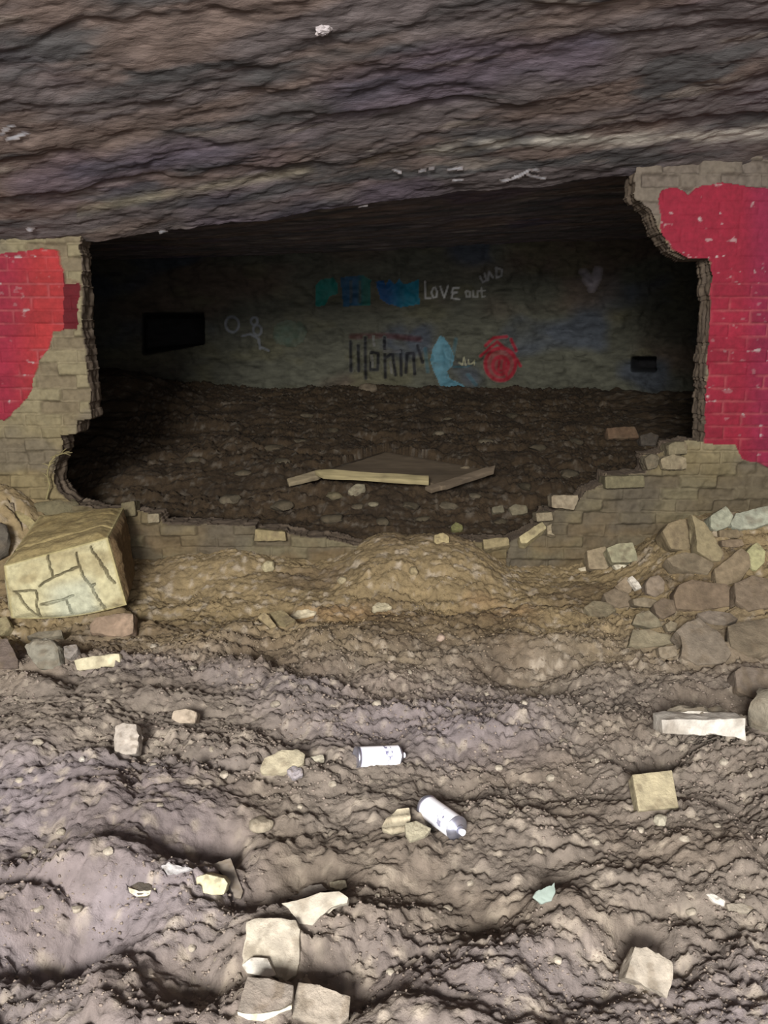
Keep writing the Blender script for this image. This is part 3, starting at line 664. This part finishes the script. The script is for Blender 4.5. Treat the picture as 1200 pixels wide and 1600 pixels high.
S_('stone_slab', 'stone', 'long oval cream stone lying left of the level spray can', [(405, 1200), (412, 1184), (440, 1172), (464, 1169), (478, 1178), (476, 1192), (455, 1205), (430, 1210), (408, 1209)], 35, 0, 20, 5, srgb(200, 188, 152), .2, .018)
S_('stone_chip', 'stone', 'short pale sliver right of the long oval cream stone', [(484, 1182), (505, 1178), (507, 1186), (492, 1189)], 30, 0, 10, 4, PALE, .2, .02)
S_('rubble_lump', 'stone', 'crumbly lilac-grey lump under the right end of the long oval cream stone', [(447, 1203), (458, 1194), (470, 1198), (474, 1212), (458, 1216)], 30, 0, 14, 6, srgb(170, 162, 172), .25, .06)
def ribbed():
    o = S_('ribbed_stone', 'stone', 'ribbed cream stone fragment touching the slanting spray can', [(596, 1290), (606, 1276), (620, 1264), (640, 1262), (642, 1278), (634, 1300), (612, 1304), (598, 1298)], 42, 0, 20, 4, srgb(214, 200, 164), .12, .008)
    me = o.data; co = np.empty(len(me.vertices)*3, np.float32); me.vertices.foreach_get('co', co); co = co.reshape(-1, 3)
    w = np.sin((co[:, 1]*.62+co[:, 2]*.78-.12*co[:, 0])*190)
    co[:, 2] += .004*w; co[:, 1] -= .002*w; me.vertices.foreach_set('co', co.ravel()); me.update()
    a = me.color_attributes['Col']; cc = np.empty(len(me.vertices)*4, np.float32); a.data.foreach_get('color', cc); cc = cc.reshape(-1, 4)
    cc[:, :3] *= (1-.5*sstep(.3, -.6, w))[:, None]; a.data.foreach_set('color', cc.ravel())
ribbed()
S_('stone_chip', 'stone', 'flat greenish-buff chip between the ribbed stone and the slanting spray can', [(633, 1286), (650, 1282), (674, 1294), (664, 1306), (640, 1314), (634, 1302)], 25, 4, 12, 5, srgb(186, 178, 146), .15, .014)
rock('pebble', 'stone', 'smooth tan pebble in the mud left of the ribbed stone', 408, 1288, 34, 30, 20, srgb(178, 164, 138), 31, 20)
S_('stone_chip', 'stone', 'curled cream flake lying at the lower right near the frame edge', [(1103, 1396), (1116, 1396), (1134, 1408), (1132, 1416), (1116, 1410)], 40, 0, 8, 4, WHITE, .25, .02)
S_('stone_chip', 'stone', 'buff flake overlapping the curled cream flake', [(1134, 1412), (1160, 1410), (1180, 1418), (1170, 1426), (1140, 1424)], 30, 0, 8, 4, srgb(180, 168, 148), .25, .02)
o = S_('glass_shard', 'glass', 'cloudy green curved shard of bottle glass in the mud at lower right', [(832, 1402), (838, 1392), (860, 1386), (867, 1376), (868, 1392), (862, 1408), (846, 1412)], 40, 0, 7, 5, srgb(150, 175, 160), .3, .03, mat=M_GLASS)
rock('pebble', 'stone', 'pale round pebble just below the square buff block', 1033, 1283, 20, 18, 18, PALE, 33)
rock('pebble', 'stone', 'bright white pebble below left of the upright lilac-grey stone', 128, 1187, 9, 9, 10, WHITE, 34)
# left pile
S_('brick', 'brick', 'clean cream brick end-on in the pile under the masonry block', [(114, 1031), (145, 1025), (186, 1021), (188, 1036), (176, 1043), (120, 1049)], 66, 0, 40, 0, srgb(222, 212, 168), .1, .012)
S_('brick', 'brick', 'pinkish half brick tucked under the right corner of the masonry block', [(138, 976), (150, 964), (180, 958), (208, 958), (208, 990), (190, 996), (140, 988)], 55, 0, 30, 3, srgb(172, 140, 112), .14, .03)
S_('rubble_lump', 'stone', 'grey mortar-crusted lump in front of the masonry block', [(36, 1010), (50, 998), (76, 994), (92, 1010), (95, 1036), (84, 1048), (60, 1044), (42, 1024)], 50, 0, 34, 3, srgb(150, 146, 128), .2, .05)
S_('brick', 'brick', 'thin ledge of brick lying on the mortar-crusted lump', [(40, 994), (60, 986), (96, 984), (97, 992), (66, 997)], 35, 0, 14, 12, srgb(150, 140, 116), .15, .02)
S_('brick', 'brick', 'dark brick with a cream end at the left edge below the masonry block', [(-30, 1000), (12, 996), (28, 1030), (29, 1043), (8, 1044), (-30, 1040)], 35, 4, 30, 6, srgb(120, 102, 92), .08, .015)
S_('brick', 'brick', 'small buff brick end wedged at the left edge beside the masonry block', [(-20, 968), (10, 962), (18, 978), (2, 992), (-20, 992)], 40, 0, 30, 5, srgb(162, 148, 100), .12, .02)
S_('rubble_lump', 'stone', 'small grey lump right of the mortar-crusted lump', [(98, 1008), (120, 1006), (122, 1014), (110, 1030), (98, 1026)], 40, 0, 20, 4, GREYS, .2, .04)
S_('stone_slab', 'stone', 'curved tan slab leaning behind the masonry block at the left edge', [(16, 800), (30, 797), (48, 808), (62, 820), (46, 828), (34, 812)], 45, 0, 20, 6, srgb(178, 160, 96), .15, .02)
rock('boulder', 'stone', 'rounded mud-coloured boulder behind the top left of the masonry block', 82, 800, 76, 50, 44, srgb(128, 118, 80), 44, 20, sink=.45, amp=.05)
rock('boulder', 'stone', 'dark grey rock at the left edge beside the masonry block', -14, 845, 66, 50, 60, srgb(104, 96, 84), 45, -20, sink=.35, amp=.05)
S_('brick', 'brick', 'larger dusty brick end on the sill right behind the masonry block', [(188, 786), (210, 782), (212, 806), (190, 808)], 80, 0, 34, 4, srgb(120, 108, 72), .12, .02, yref=4.93)
S_('brick', 'brick', 'small dusty brick end standing on the left of the low sill', [(229, 803), (248, 802), (249, 816), (231, 818)], 80, 0, 30, 4, srgb(146, 132, 100), .12, .02, yref=4.92)
# right pile (outline by outline)
R_ = [
 ('brick', 'brick', 'tilted cream brick end at the foot of the stepped courses', [(812, 838), (846, 815), (853, 826), (824, 848), (815, 847)], 55, 0, 26, 4, srgb(198, 182, 122)),
 ('brick', 'brick', 'loose brick end standing on the lowest of the stepped courses', [(863, 777), (866, 774), (902, 774), (903, 780), (896, 796), (864, 792)], 80, 0, 34, 3, srgb(168, 154, 122)),
 ('brick', 'brick', 'small buff brick end above the tilted cream one', [(838, 802), (862, 800), (864, 813), (840, 815)], 80, 0, 30, 3, srgb(156, 144, 108)),
 ('stone_chip', 'stone', 'little buff chip right of the tilted cream brick end', [(855, 822), (863, 818), (860, 830), (868, 836), (856, 834)], 60, 0, 14, 3, srgb(176, 162, 122)),
 ('brick', 'brick', 'buff square brick, left one of the pair below the stepped courses', [(918, 861), (946, 854), (955, 881), (947, 888), (922, 888)], 60, 0, 26, 2, srgb(178, 158, 116)),
 ('brick', 'brick', 'greenish square brick, right one of the pair below the stepped courses', [(950, 857), (964, 850), (988, 848), (996, 875), (982, 878), (958, 878)], 60, 0, 26, 5, srgb(176, 172, 130)),
 ('stone_chip', 'stone', 'white chip under the greenish square brick', [(958, 880), (984, 877), (982, 884), (964, 889)], 50, 0, 12, 3, srgb(222, 214, 184)),
 ('stone_chip', 'stone', 'white sliver left of the buff square brick', [(904, 888), (920, 884), (922, 891), (908, 892)], 50, 0, 10, 2, srgb(212, 196, 160)),
 ('boulder', 'stone', 'large eight-sided tan stone in the right-hand rubble', [(1037, 830), (1046, 818), (1062, 812), (1084, 812), (1089, 832), (1086, 852), (1074, 858), (1050, 856)], 60, 0, 46, 2, srgb(158, 138, 90)),
 ('stone_slab', 'stone', 'tall wedge-shaped tan slab leaning right of the eight-sided stone', [(1082, 806), (1100, 818), (1114, 836), (1129, 862), (1124, 874), (1112, 874), (1090, 860), (1090, 832)], 62, 8, 22, 3, srgb(172, 158, 104)),
 ('stone_block', 'stone', 'pale greenish pentagonal stone on top of the right-hand rubble', [(1112, 806), (1134, 791), (1146, 806), (1140, 822), (1118, 830), (1112, 822)], 60, 4, 34, 4, srgb(170, 176, 148)),
 ('brick', 'brick', 'long pale green brick reaching the right edge on top of the rubble', [(1144, 816), (1152, 802), (1176, 796), (1206, 790), (1208, 814), (1180, 824), (1160, 826), (1146, 822)], 55, 0, 34, 4, srgb(176, 184, 160)),
 ('brick', 'brick', 'upper one of two small stacked bricks under the pale green ones', [(1125, 828), (1152, 827), (1160, 834), (1154, 841), (1126, 840)], 70, 0, 28, 2, srgb(136, 118, 78)),
 ('brick', 'brick', 'lower one of two small stacked bricks under the pale green ones', [(1129, 844), (1158, 842), (1163, 852), (1148, 856), (1130, 854)], 70, 0, 28, 2, srgb(146, 122, 92)),
 ('stone_block', 'stone', 'upright yellow-green stone at the right edge of the rubble', [(1166, 864), (1176, 852), (1184, 848), (1196, 862), (1194, 878), (1182, 891), (1170, 886), (1166, 876)], 60, -6, 32, 3, srgb(184, 182, 118)),
 ('stone_block', 'stone', 'large tan block leaning below the yellow-green stone', [(1118, 888), (1130, 880), (1158, 856), (1170, 866), (1172, 884), (1156, 908), (1122, 916)], 55, -4, 40, 2, srgb(158, 136, 98)),
 ('stone_slab', 'stone', 'broad dusty slab directly under the eight-sided stone', [(1044, 872), (1066, 864), (1108, 866), (1114, 882), (1104, 896), (1084, 892), (1054, 884)], 45, 0, 30, 2, srgb(146, 130, 98)),
 ('stone_block', 'stone', 'wide brown block in the middle of the right-hand rubble', [(1056, 930), (1064, 914), (1084, 906), (1130, 914), (1160, 922), (1150, 944), (1100, 952), (1060, 950)], 50, 0, 44, 2, srgb(138, 112, 86)),
 ('stone_block', 'stone', 'pinkish buff wedge left of the white stick-like chip', [(962, 916), (978, 901), (990, 908), (986, 924), (974, 930)], 50, 0, 20, 2, srgb(176, 152, 118)),
 ('stone_chip', 'stone', 'bright white stick-like chip in the right-hand rubble', [(982, 904), (988, 900), (998, 910), (1002, 918), (994, 920), (988, 912)], 45, 0, 9, 5, srgb(240, 232, 216)),
 ('boulder', 'stone', 'round pinkish stone right of the white stick-like chip', [(1010, 912), (1016, 902), (1030, 899), (1038, 908), (1037, 924), (1024, 932), (1012, 926)], 60, 0, 26, 2, srgb(160, 140, 120)),
 ('brick', 'brick', 'low buff brick below the round pinkish stone', [(990, 936), (1006, 933), (1026, 938), (1026, 950), (1008, 948), (992, 946)], 65, 0, 26, 2, srgb(152, 138, 108)),
 ('stone_block', 'stone', 'greenish angular stone between the low buff brick and the roof-shaped slab', [(990, 974), (996, 960), (1014, 954), (1026, 964), (1035, 978), (1016, 980)], 50, 0, 24, 3, srgb(158, 152, 118)),
 ('stone_slab', 'stone', 'long greenish flat stone under the angular one', [(986, 1006), (992, 984), (1014, 984), (1046, 992), (1060, 1000), (1036, 1008), (1010, 1010)], 40, 0, 22, 3, srgb(162, 154, 118)),
 ('brick', 'brick', 'buff half brick below the long greenish flat stone', [(1030, 1012), (1056, 1008), (1058, 1024), (1040, 1030), (1032, 1026)], 60, 0, 24, 2, srgb(162, 148, 122)),
 ('pebble', 'stone', 'small buff pebble beside the peak of the roof-shaped slab', [(1040, 976), (1048, 970), (1058, 974), (1056, 986), (1044, 986)], 60, 0, 14, 3, srgb(162, 150, 118)),
 ('stone_slab', 'stone', 'huge roof-shaped grey-buff slab in front of the right-hand rubble', [(1058, 986), (1076, 974), (1092, 966), (1106, 978), (1124, 990), (1140, 1018), (1130, 1034), (1090, 1036), (1066, 1022), (1072, 1000)], 40, 0, 34, 3, srgb(150, 138, 122)),
 ('stone_slab', 'stone', 'thin grey slab wedged behind the roof-shaped slab', [(1092, 958), (1110, 954), (1140, 958), (1152, 966), (1136, 974), (1110, 972)], 30, 0, 14, 5, srgb(148, 136, 124)),
 ('stone_slab', 'stone', 'broad flat slab at the right edge beside the roof-shaped slab', [(1140, 980), (1156, 972), (1210, 966), (1215, 1012), (1170, 1022), (1144, 1008)], 30, 0, 28, 3, srgb(142, 128, 102)),
 ('stone_block', 'stone', 'squared dark grey block at the right edge above the boulder', [(1150, 1050), (1160, 1043), (1210, 1046), (1212, 1086), (1180, 1090), (1154, 1080)], 50, 0, 34, 2, srgb(124, 112, 106)),
 ('stone_slab', 'stone', 'dusty flat stone left of the angular greenish stone', [(914, 948), (930, 938), (950, 942), (962, 952), (948, 962), (924, 960)], 30, 0, 20, 4, srgb(152, 142, 104)),
 ('stone_block', 'stone', 'brown stone half sunk beside the dusty flat stone', [(944, 928), (960, 920), (980, 926), (990, 944), (968, 948), (950, 942)], 40, 0, 24, 3, srgb(140, 122, 96)),
 ('stone_block', 'stone', 'low brown stone left of the wide brown block', [(1022, 944), (1036, 934), (1052, 938), (1056, 956), (1036, 966), (1026, 958)], 50, 0, 24, 2, srgb(122, 102, 82)),
 ('stone_slab', 'stone', 'mud-smeared slab right of the wide brown block', [(1150, 912), (1176, 900), (1206, 906), (1208, 946), (1170, 952), (1152, 938)], 45, 0, 30, 2, srgb(136, 116, 94)),
 ('stone_chip', 'stone', 'yellowish stone cut by the right edge beside the mud-smeared slab', [(1188, 930), (1202, 918), (1214, 922), (1212, 946), (1196, 944)], 55, 0, 20, 6, srgb(168, 150, 84)),
]
for e in R_:
    yref = None
    if e[2].startswith(('loose brick end', 'small buff brick end', 'tilted cream', 'little buff')): yref = 4.86
    cen_ = np.mean(e[3], axis=0); pp = [tuple(cen_+(np.array(q)-cen_)*1.09) for q in e[3]]
    if sum(e[8]) < 1.05: e = e[:8]+(np.array(e[8])*.6+BROWN*.4,)
    S_(e[0], e[1], e[2], pp, e[4], e[5], e[6], e[7], e[8], .12, .016, yref=yref)
# on the sill and in the clay bank
S_('brick', 'brick', 'small buff brick stump sticking up from the middle of the sill', [(678, 836), (692, 831), (703, 838), (702, 852), (690, 856), (678, 850)], 70, 0, 28, 3, srgb(184, 164, 104), .15, .03, yref=4.86)
S_('brick', 'brick', 'loose moss-green brick lump just inside the hole above the buff stump', [(704, 822), (712, 814), (724, 820), (724, 828), (706, 830)], 50, 0, 20, 4, srgb(128, 128, 60), .2, .03)
S_('brick', 'brick', 'half-buried brick in the clay right of the buff stump', [(754, 842), (795, 838), (798, 852), (756, 858)], 55, 0, 30, 2, srgb(160, 142, 92), .12, .02, yref=4.87)
S_('brick', 'brick', 'weathered brick topping the left half of the low sill', [(398, 826), (446, 830), (448, 846), (396, 846)], 80, 0, 30, 3, srgb(156, 138, 86), .12, .02, yref=4.90)
S_('brick', 'brick', 'buff broken brick topping the stepped courses at the foot of the painted wall', [(1043, 694), (1056, 689), (1074, 690), (1076, 710), (1044, 712)], 80, 0, 40, 3, srgb(132, 120, 86), .16, .03, yref=4.90)
S_('brick', 'brick', 'pale chipped brick jutting out just below the topmost broken brick', [(1032, 716), (1050, 709), (1074, 712), (1075, 734), (1034, 735)], 80, 0, 40, 3, srgb(156, 140, 104), .18, .04, yref=4.89)
S_('brick', 'brick', 'loose knobbly brick overhanging the black hole on the stepped courses', [(1006, 716), (1018, 708), (1032, 712), (1030, 732), (1012, 736)], 80, 0, 36, 3, srgb(122, 110, 84), .25, .05, yref=4.90)
S_('brick', 'brick', 'long brick with a mossy top edge on the middle step of the broken courses', [(945, 744), (1008, 742), (1009, 762), (946, 764)], 82, 0, 44, 3, srgb(120, 112, 76), .1, .015, yref=4.90)
S_('brick', 'brick', 'grey brick pair end just inside the hole beside the stepped courses', [(794, 792), (806, 786), (824, 790), (826, 802), (800, 806)], 60, 0, 26, 4, srgb(132, 122, 92), .15, .03)
S_('brick', 'brick', 'small grey brick end left of the larger one just inside the hole', [(768, 792), (786, 788), (790, 800), (770, 802)], 60, 0, 24, 4, srgb(126, 118, 90), .15, .03)
rock('stone_chip', 'stone', 'cream pebble stuck in the left of the clay bank', 420, 886, 20, 18, 20, srgb(206, 192, 140), 51)
rock('stone_chip', 'stone', 'small buff pebble in the middle of the clay bank', 535, 907, 15, 14, 12, srgb(180, 164, 120), 52)
rock('stone_chip', 'stone', 'small pointed buff pebble in the right of the clay bank', 647, 893, 14, 14, 16, srgb(178, 158, 108), 53)
S_('stone_chip', 'stone', 'white flaky chip at the foot of the clay bank left of centre', [(452, 960), (466, 956), (476, 951), (497, 954), (494, 960), (468, 965)], 30, 0, 10, 5, srgb(226, 210, 170), .25, .04)
S_('stone_chip', 'stone', 'cream oval chip at the foot of the clay bank near the centre', [(580, 948), (590, 940), (606, 941), (613, 948), (600, 953), (584, 953)], 30, 0, 10, 5, srgb(212, 198, 156), .25, .04)
S_('stone_slab', 'stone', 'thin tan plate on edge left of the white flaky chip', [(402, 964), (412, 956), (420, 962), (432, 978), (422, 982)], 45, -8, 10, 5, srgb(170, 148, 98), .15, .02)
S_('stone_slab', 'stone', 'flat tan plate right of the plate on edge', [(420, 956), (440, 952), (462, 968), (446, 978), (434, 974)], 25, 0, 10, 3, srgb(160, 142, 92), .15, .02)
rock('pebble', 'stone', 'pinkish pebble in the crumbly patch right of centre', 688, 996, 14, 14, 12, srgb(190, 160, 140), 54)
rock('pebble', 'stone', 'white pebble on the mud ridge left of centre', 391, 1073, 14, 10, 9, srgb(226, 206, 170), 55)
# small bits nothing tells apart
chips = [(250, 1258), (96, 1300), (40, 1338), (54, 1330), (170, 1330), (560, 1272), (640, 1195), (860, 1215), (932, 1190), (965, 1215), (985, 1300), (1000, 1297), (930, 1315), (1098, 1360),
         (1080, 1425), (1180, 1545), (1160, 1400), (870, 1500), (700, 1420), (735, 1380), (590, 1400), (610, 1520), (660, 1560), (760, 1505), (820, 1450), (300, 1480), (340, 1500),
         (120, 1420), (60, 1420), (30, 1560), (140, 1560), (250, 1590), (520, 1225), (470, 1260), (350, 1210), (330, 1170), (240, 1195), (60, 1160), (30, 1220), (700, 1110), (760, 1085), (590, 1100), (520, 1060),
         (640, 1050), (430, 1100), (300, 1045), (240, 1010), (820, 1100), (880, 1160), (960, 1130), (1000, 1100), (1130, 1190), (1170, 1210), (1120, 1290), (1070, 1310), (780, 1200), (800, 1270), (840, 1330)]
for i, (a, b) in enumerate(chips):
    s = 9+6*((i*37) % 10)/10
    rock('stone_chip', 'stone', 'tiny pale grit stone lying loose in the trodden mud', a, b, s*1.2, s, s*.8, srgb(178+(i*7) % 30, 166+(i*7) % 30, 146+(i*7) % 30), 700+i, i*40, sink=.25, sub=2, group='tiny grit stones in the trodden mud')
# crumbs of soil: nobody could count them
def crumbs():
    rnd = np.random.RandomState(5); bm = bmesh.new(); bmesh.ops.create_icosphere(bm, subdivisions=1, radius=1.0)
    base = np.array([v.co for v in bm.verts]); fc = np.array([[v.index for v in f.verts] for f in bm.faces]); bm.free()
    n = 26000
    y = 1.55+3.1*rnd.rand(n)**1.15; x = (rnd.rand(n)*2-1)*(0.5*y+.15)
    dens = fbm(x*1.7+5, y*2.2, s=77, o=2)+.5*fbm(x*6, y*6, s=78, o=2); k = dens > -.12; x, y = x[k], y[k]
    z = ground_h(x, y); pa, pb, _ = project(x, y, z); bad = np.zeros(len(x), bool)
    for pl_ in OUTLINES:
        cxy = np.mean(pl_, axis=0); bad |= in_poly(pa, pb, [tuple(cxy+(np.array(q)-cxy)*1.25) for q in pl_])
    x, y = x[~bad], y[~bad]; n = len(x)
    z = ground_h(x, y); r = (.002+.0055*rnd.rand(n)**2.5)*np.clip(y/2.8, .5, 1)
    P = base[None]*(1+.9*(rnd.rand(n, len(base), 1)-.5))
    P = P*r[:, None, None]*(np.array([1, 1, .75])[None, None]*(0.8+.5*rnd.rand(n, 1, 3)))
    P = P+np.stack([x, y, z+r*.15], -1)[:, None]
    Fq = (fc[None]+(np.arange(n)*len(base))[:, None, None]).reshape(-1, 3)
    c = mixc(srgb(142, 128, 116)+np.zeros((n, 3)), srgb(172, 158, 142), rnd.rand(n)); c = mixc(c, srgb(156, 136, 98), sstep(3.3, 4.4, y))*.6
    o = link('soil_crumbs', np_mesh('soil_crumbs', P.reshape(-1, 3), Fq, np.repeat(c, len(base), 0), smooth=False), M_SOIL)
    tag(o, 'loose crumbs of dry mud scattered over the trodden floor', 'soil', None, 'stuff')
crumbs()

# ------------------------------------------------------------------ inside the chamber
BW = srgb(142, 122, 92)
S_('board', 'board', 'flat square wooden board lying inside the chamber', [(500, 738), (604, 706), (756, 733), (752, 742), (690, 760), (668, 752)], 3, 0, 6, 22, srgb(142, 120, 92), .15, .004, mat=M_WOOD, ground=1)
S_('timber_batten', 'batten', 'bright wooden batten along the near edge of the flat board', [(492, 735), (516, 733), (670, 743), (670, 752), (505, 742)], 25, 0, 8, 30, srgb(190, 172, 110), .12, .006, mat=M_WOOD)
S_('timber_batten', 'batten', 'short wooden batten pointing left from the flat board', [(448, 748), (500, 733), (507, 736), (497, 743), (451, 755)], 25, 0, 8, 18, srgb(160, 142, 104), .12, .006, mat=M_WOOD)
S_('timber_batten', 'batten', 'dark wooden batten along the right edge of the flat board', [(664, 760), (758, 731), (774, 727), (772, 735), (700, 757), (674, 765)], 25, 0, 8, 20, srgb(128, 108, 84), .12, .006, mat=M_WOOD)
S_('stone_block', 'stone', 'pale brick-shaped stone lying in front of the flat board', [(543, 766), (556, 755), (570, 756), (572, 762), (558, 770), (546, 772)], 35, 0, 14, 5, srgb(160, 150, 118), .2, .03)
rock('stone_chip', 'stone', 'low brown stone left of the pale brick-shaped one', 521, 775, 26, 22, 14, srgb(128, 116, 80), 61)
rock('stone_chip', 'stone', 'small pale stone below the pale brick-shaped one', 585, 788, 18, 14, 8, srgb(140, 130, 100), 62)
rock('stone_chip', 'stone', 'little stone leaning on the right corner of the flat board', 727, 733, 16, 12, 12, srgb(136, 118, 88), 63)
S_('brick', 'brick', 'dull orange brick lying inside the chamber near the right wall end', [(948, 668), (992, 665), (1000, 684), (950, 686)], 60, 0, 26, 3, srgb(130, 96, 66), .12, .02)
S_('stone_block', 'stone', 'grey stone right of the dull orange brick', [(1000, 680), (1018, 674), (1030, 680), (1026, 696), (1002, 696)], 60, 0, 26, 3, srgb(96, 86, 76), .15, .03)
rock('stone_block', 'stone', 'pale stone at the foot of the graffiti wall', 576, 607, 26, 22, 16, srgb(136, 118, 92), 64)
rock('stone_chip', 'stone', 'small light stone on the chamber floor right of the board peak', 684, 678, 18, 14, 9, srgb(130, 118, 92), 65)
inside = [(430, 700, 30), (470, 690, 26), (440, 722, 34), (520, 672, 24), (380, 740, 30), (760, 690, 24), (840, 700, 30), (890, 740, 34), (820, 760, 30), (640, 790, 34), (700, 790, 30), (520, 810, 36), (440, 790, 40),
          (360, 780, 36), (600, 815, 30), (300, 720, 30), (580, 650, 22), (480, 650, 24), (700, 655, 20), (800, 650, 24), (900, 690, 26), (740, 775, 24), (660, 812, 26), (560, 792, 24), (780, 815, 26)]
for i, (a, b, s) in enumerate(inside):
    rock('rubble_stone', 'stone', 'dim brown rubble stone on the floor inside the chamber', a, b, s, s*.8, s*.38, srgb(92+(i*9) % 24, 80+(i*9) % 24, 56+(i*9) % 24), 800+i, i*33, sink=.3, sub=2, group='rubble stones inside the chamber')
# pale lump stuck in the ceiling and a dry twig at the left wall end
d = ray(506, 46); tt = 1.0
while tt < 6 and (CAM_Z+d[2]*tt) < float(ceil_h(np.array([d[0]*tt]), np.array([d[1]*tt]))[0]): tt += .005
bm = bmesh.new(); bmesh.ops.create_icosphere(bm, subdivisions=3, radius=.028)
o = link('rock_nodule', rough_mesh(bm, .06, .18, 77, srgb(205, 196, 205)), M_STONE); o.location = (d[0]*tt, d[1]*tt, CAM_Z+d[2]*tt); o.scale = (1.2, 1, .8)
tag(o, 'small white nodule stuck in the ceiling rock near the top of the picture', 'stone')
def tube(pts, r0, r1, seg=7):
    V, F4 = [], []; P = [np.array(p) for p in pts]
    for i, p in enumerate(P):
        dr = P[min(i+1, len(P)-1)]-P[max(i-1, 0)]; dr = dr/np.linalg.norm(dr); a = np.cross(dr, [0, .3, 1]); a /= np.linalg.norm(a); b = np.cross(dr, a)
        r = r0+(r1-r0)*i/(len(P)-1)
        for k in range(seg): q = 2*math.pi*k/seg; V.append(p+r*(a*math.cos(q)+b*math.sin(q)))
    for i in range(len(P)-1):
        for k in range(seg): F4.append((i*seg+k, i*seg+(k+1) % seg, (i+1)*seg+(k+1) % seg, (i+1)*seg+k))
    return np.array(V), np.array(F4)
def twig():
    V0, F0 = [], []; off = 0; rnd = random.Random(3)
    main = [at_y(a, b, 4.90) for a, b in [(72, 780), (78, 758), (74, 740), (78, 722), (88, 712), (100, 708), (113, 707)]]
    st = [(main, .006, .003)]
    for i in range(1, 5):
        for k in range(4):
            p = main[i]+(main[i+1]-main[i])*rnd.random(); q = p+np.array([rnd.uniform(-.04, .05), -rnd.uniform(.0, .02), rnd.uniform(-.02, .04)])
            st.append(([p, (p+q)/2+np.array([0, 0, .004]), q], .003, .0015))
    for pts, r0, r1 in st:
        V, F4 = tube(pts, r0, r1); V0.append(V); F0.append(F4+off); off += len(V)
    V = np.concatenate(V0); F4 = np.concatenate(F0); c = np.tile(srgb(132, 122, 84)*.7, (len(V), 1))
    o = link('dry_root', np_mesh('dry_root', V, F4, c), M_WOOD)
    tag(o, 'dry branching root clinging to the broken lower edge of the left wall', 'root')
twig()

# the mud lies below every stone bedded in it
def settle_ground():
    me = floor.data; co = np.empty(len(me.vertices)*3, np.float32); me.vertices.foreach_get('co', co); co = co.reshape(-1, 3)
    for top, n in CARVE:
        cen = top.mean(0)
        if abs(n[2]) < .15: continue
        poly = [tuple((cen+(p-cen)*1.12)[:2]) for p in top]
        xs = [p[0] for p in poly]; ys = [p[1] for p in poly]
        idx = np.nonzero((co[:, 0] > min(xs)) & (co[:, 0] < max(xs)) & (co[:, 1] > min(ys)-.04) & (co[:, 1] < max(ys)))[0]
        q = co[idx]; ins = in_poly(q[:, 0], q[:, 1], poly) | in_poly(q[:, 0], q[:, 1]+.03, poly)
        pz = cen[2]-((q[:, 0]-cen[0])*n[0]+(q[:, 1]-cen[1])*n[1])/n[2]
        pz = np.maximum(pz, top[:, 2].min()-.01)
        z = np.where(ins, np.minimum(q[:, 2], pz-.014), q[:, 2]); co[idx, 2] = z
    me.vertices.foreach_set('co', co.ravel()); me.update()
settle_ground()
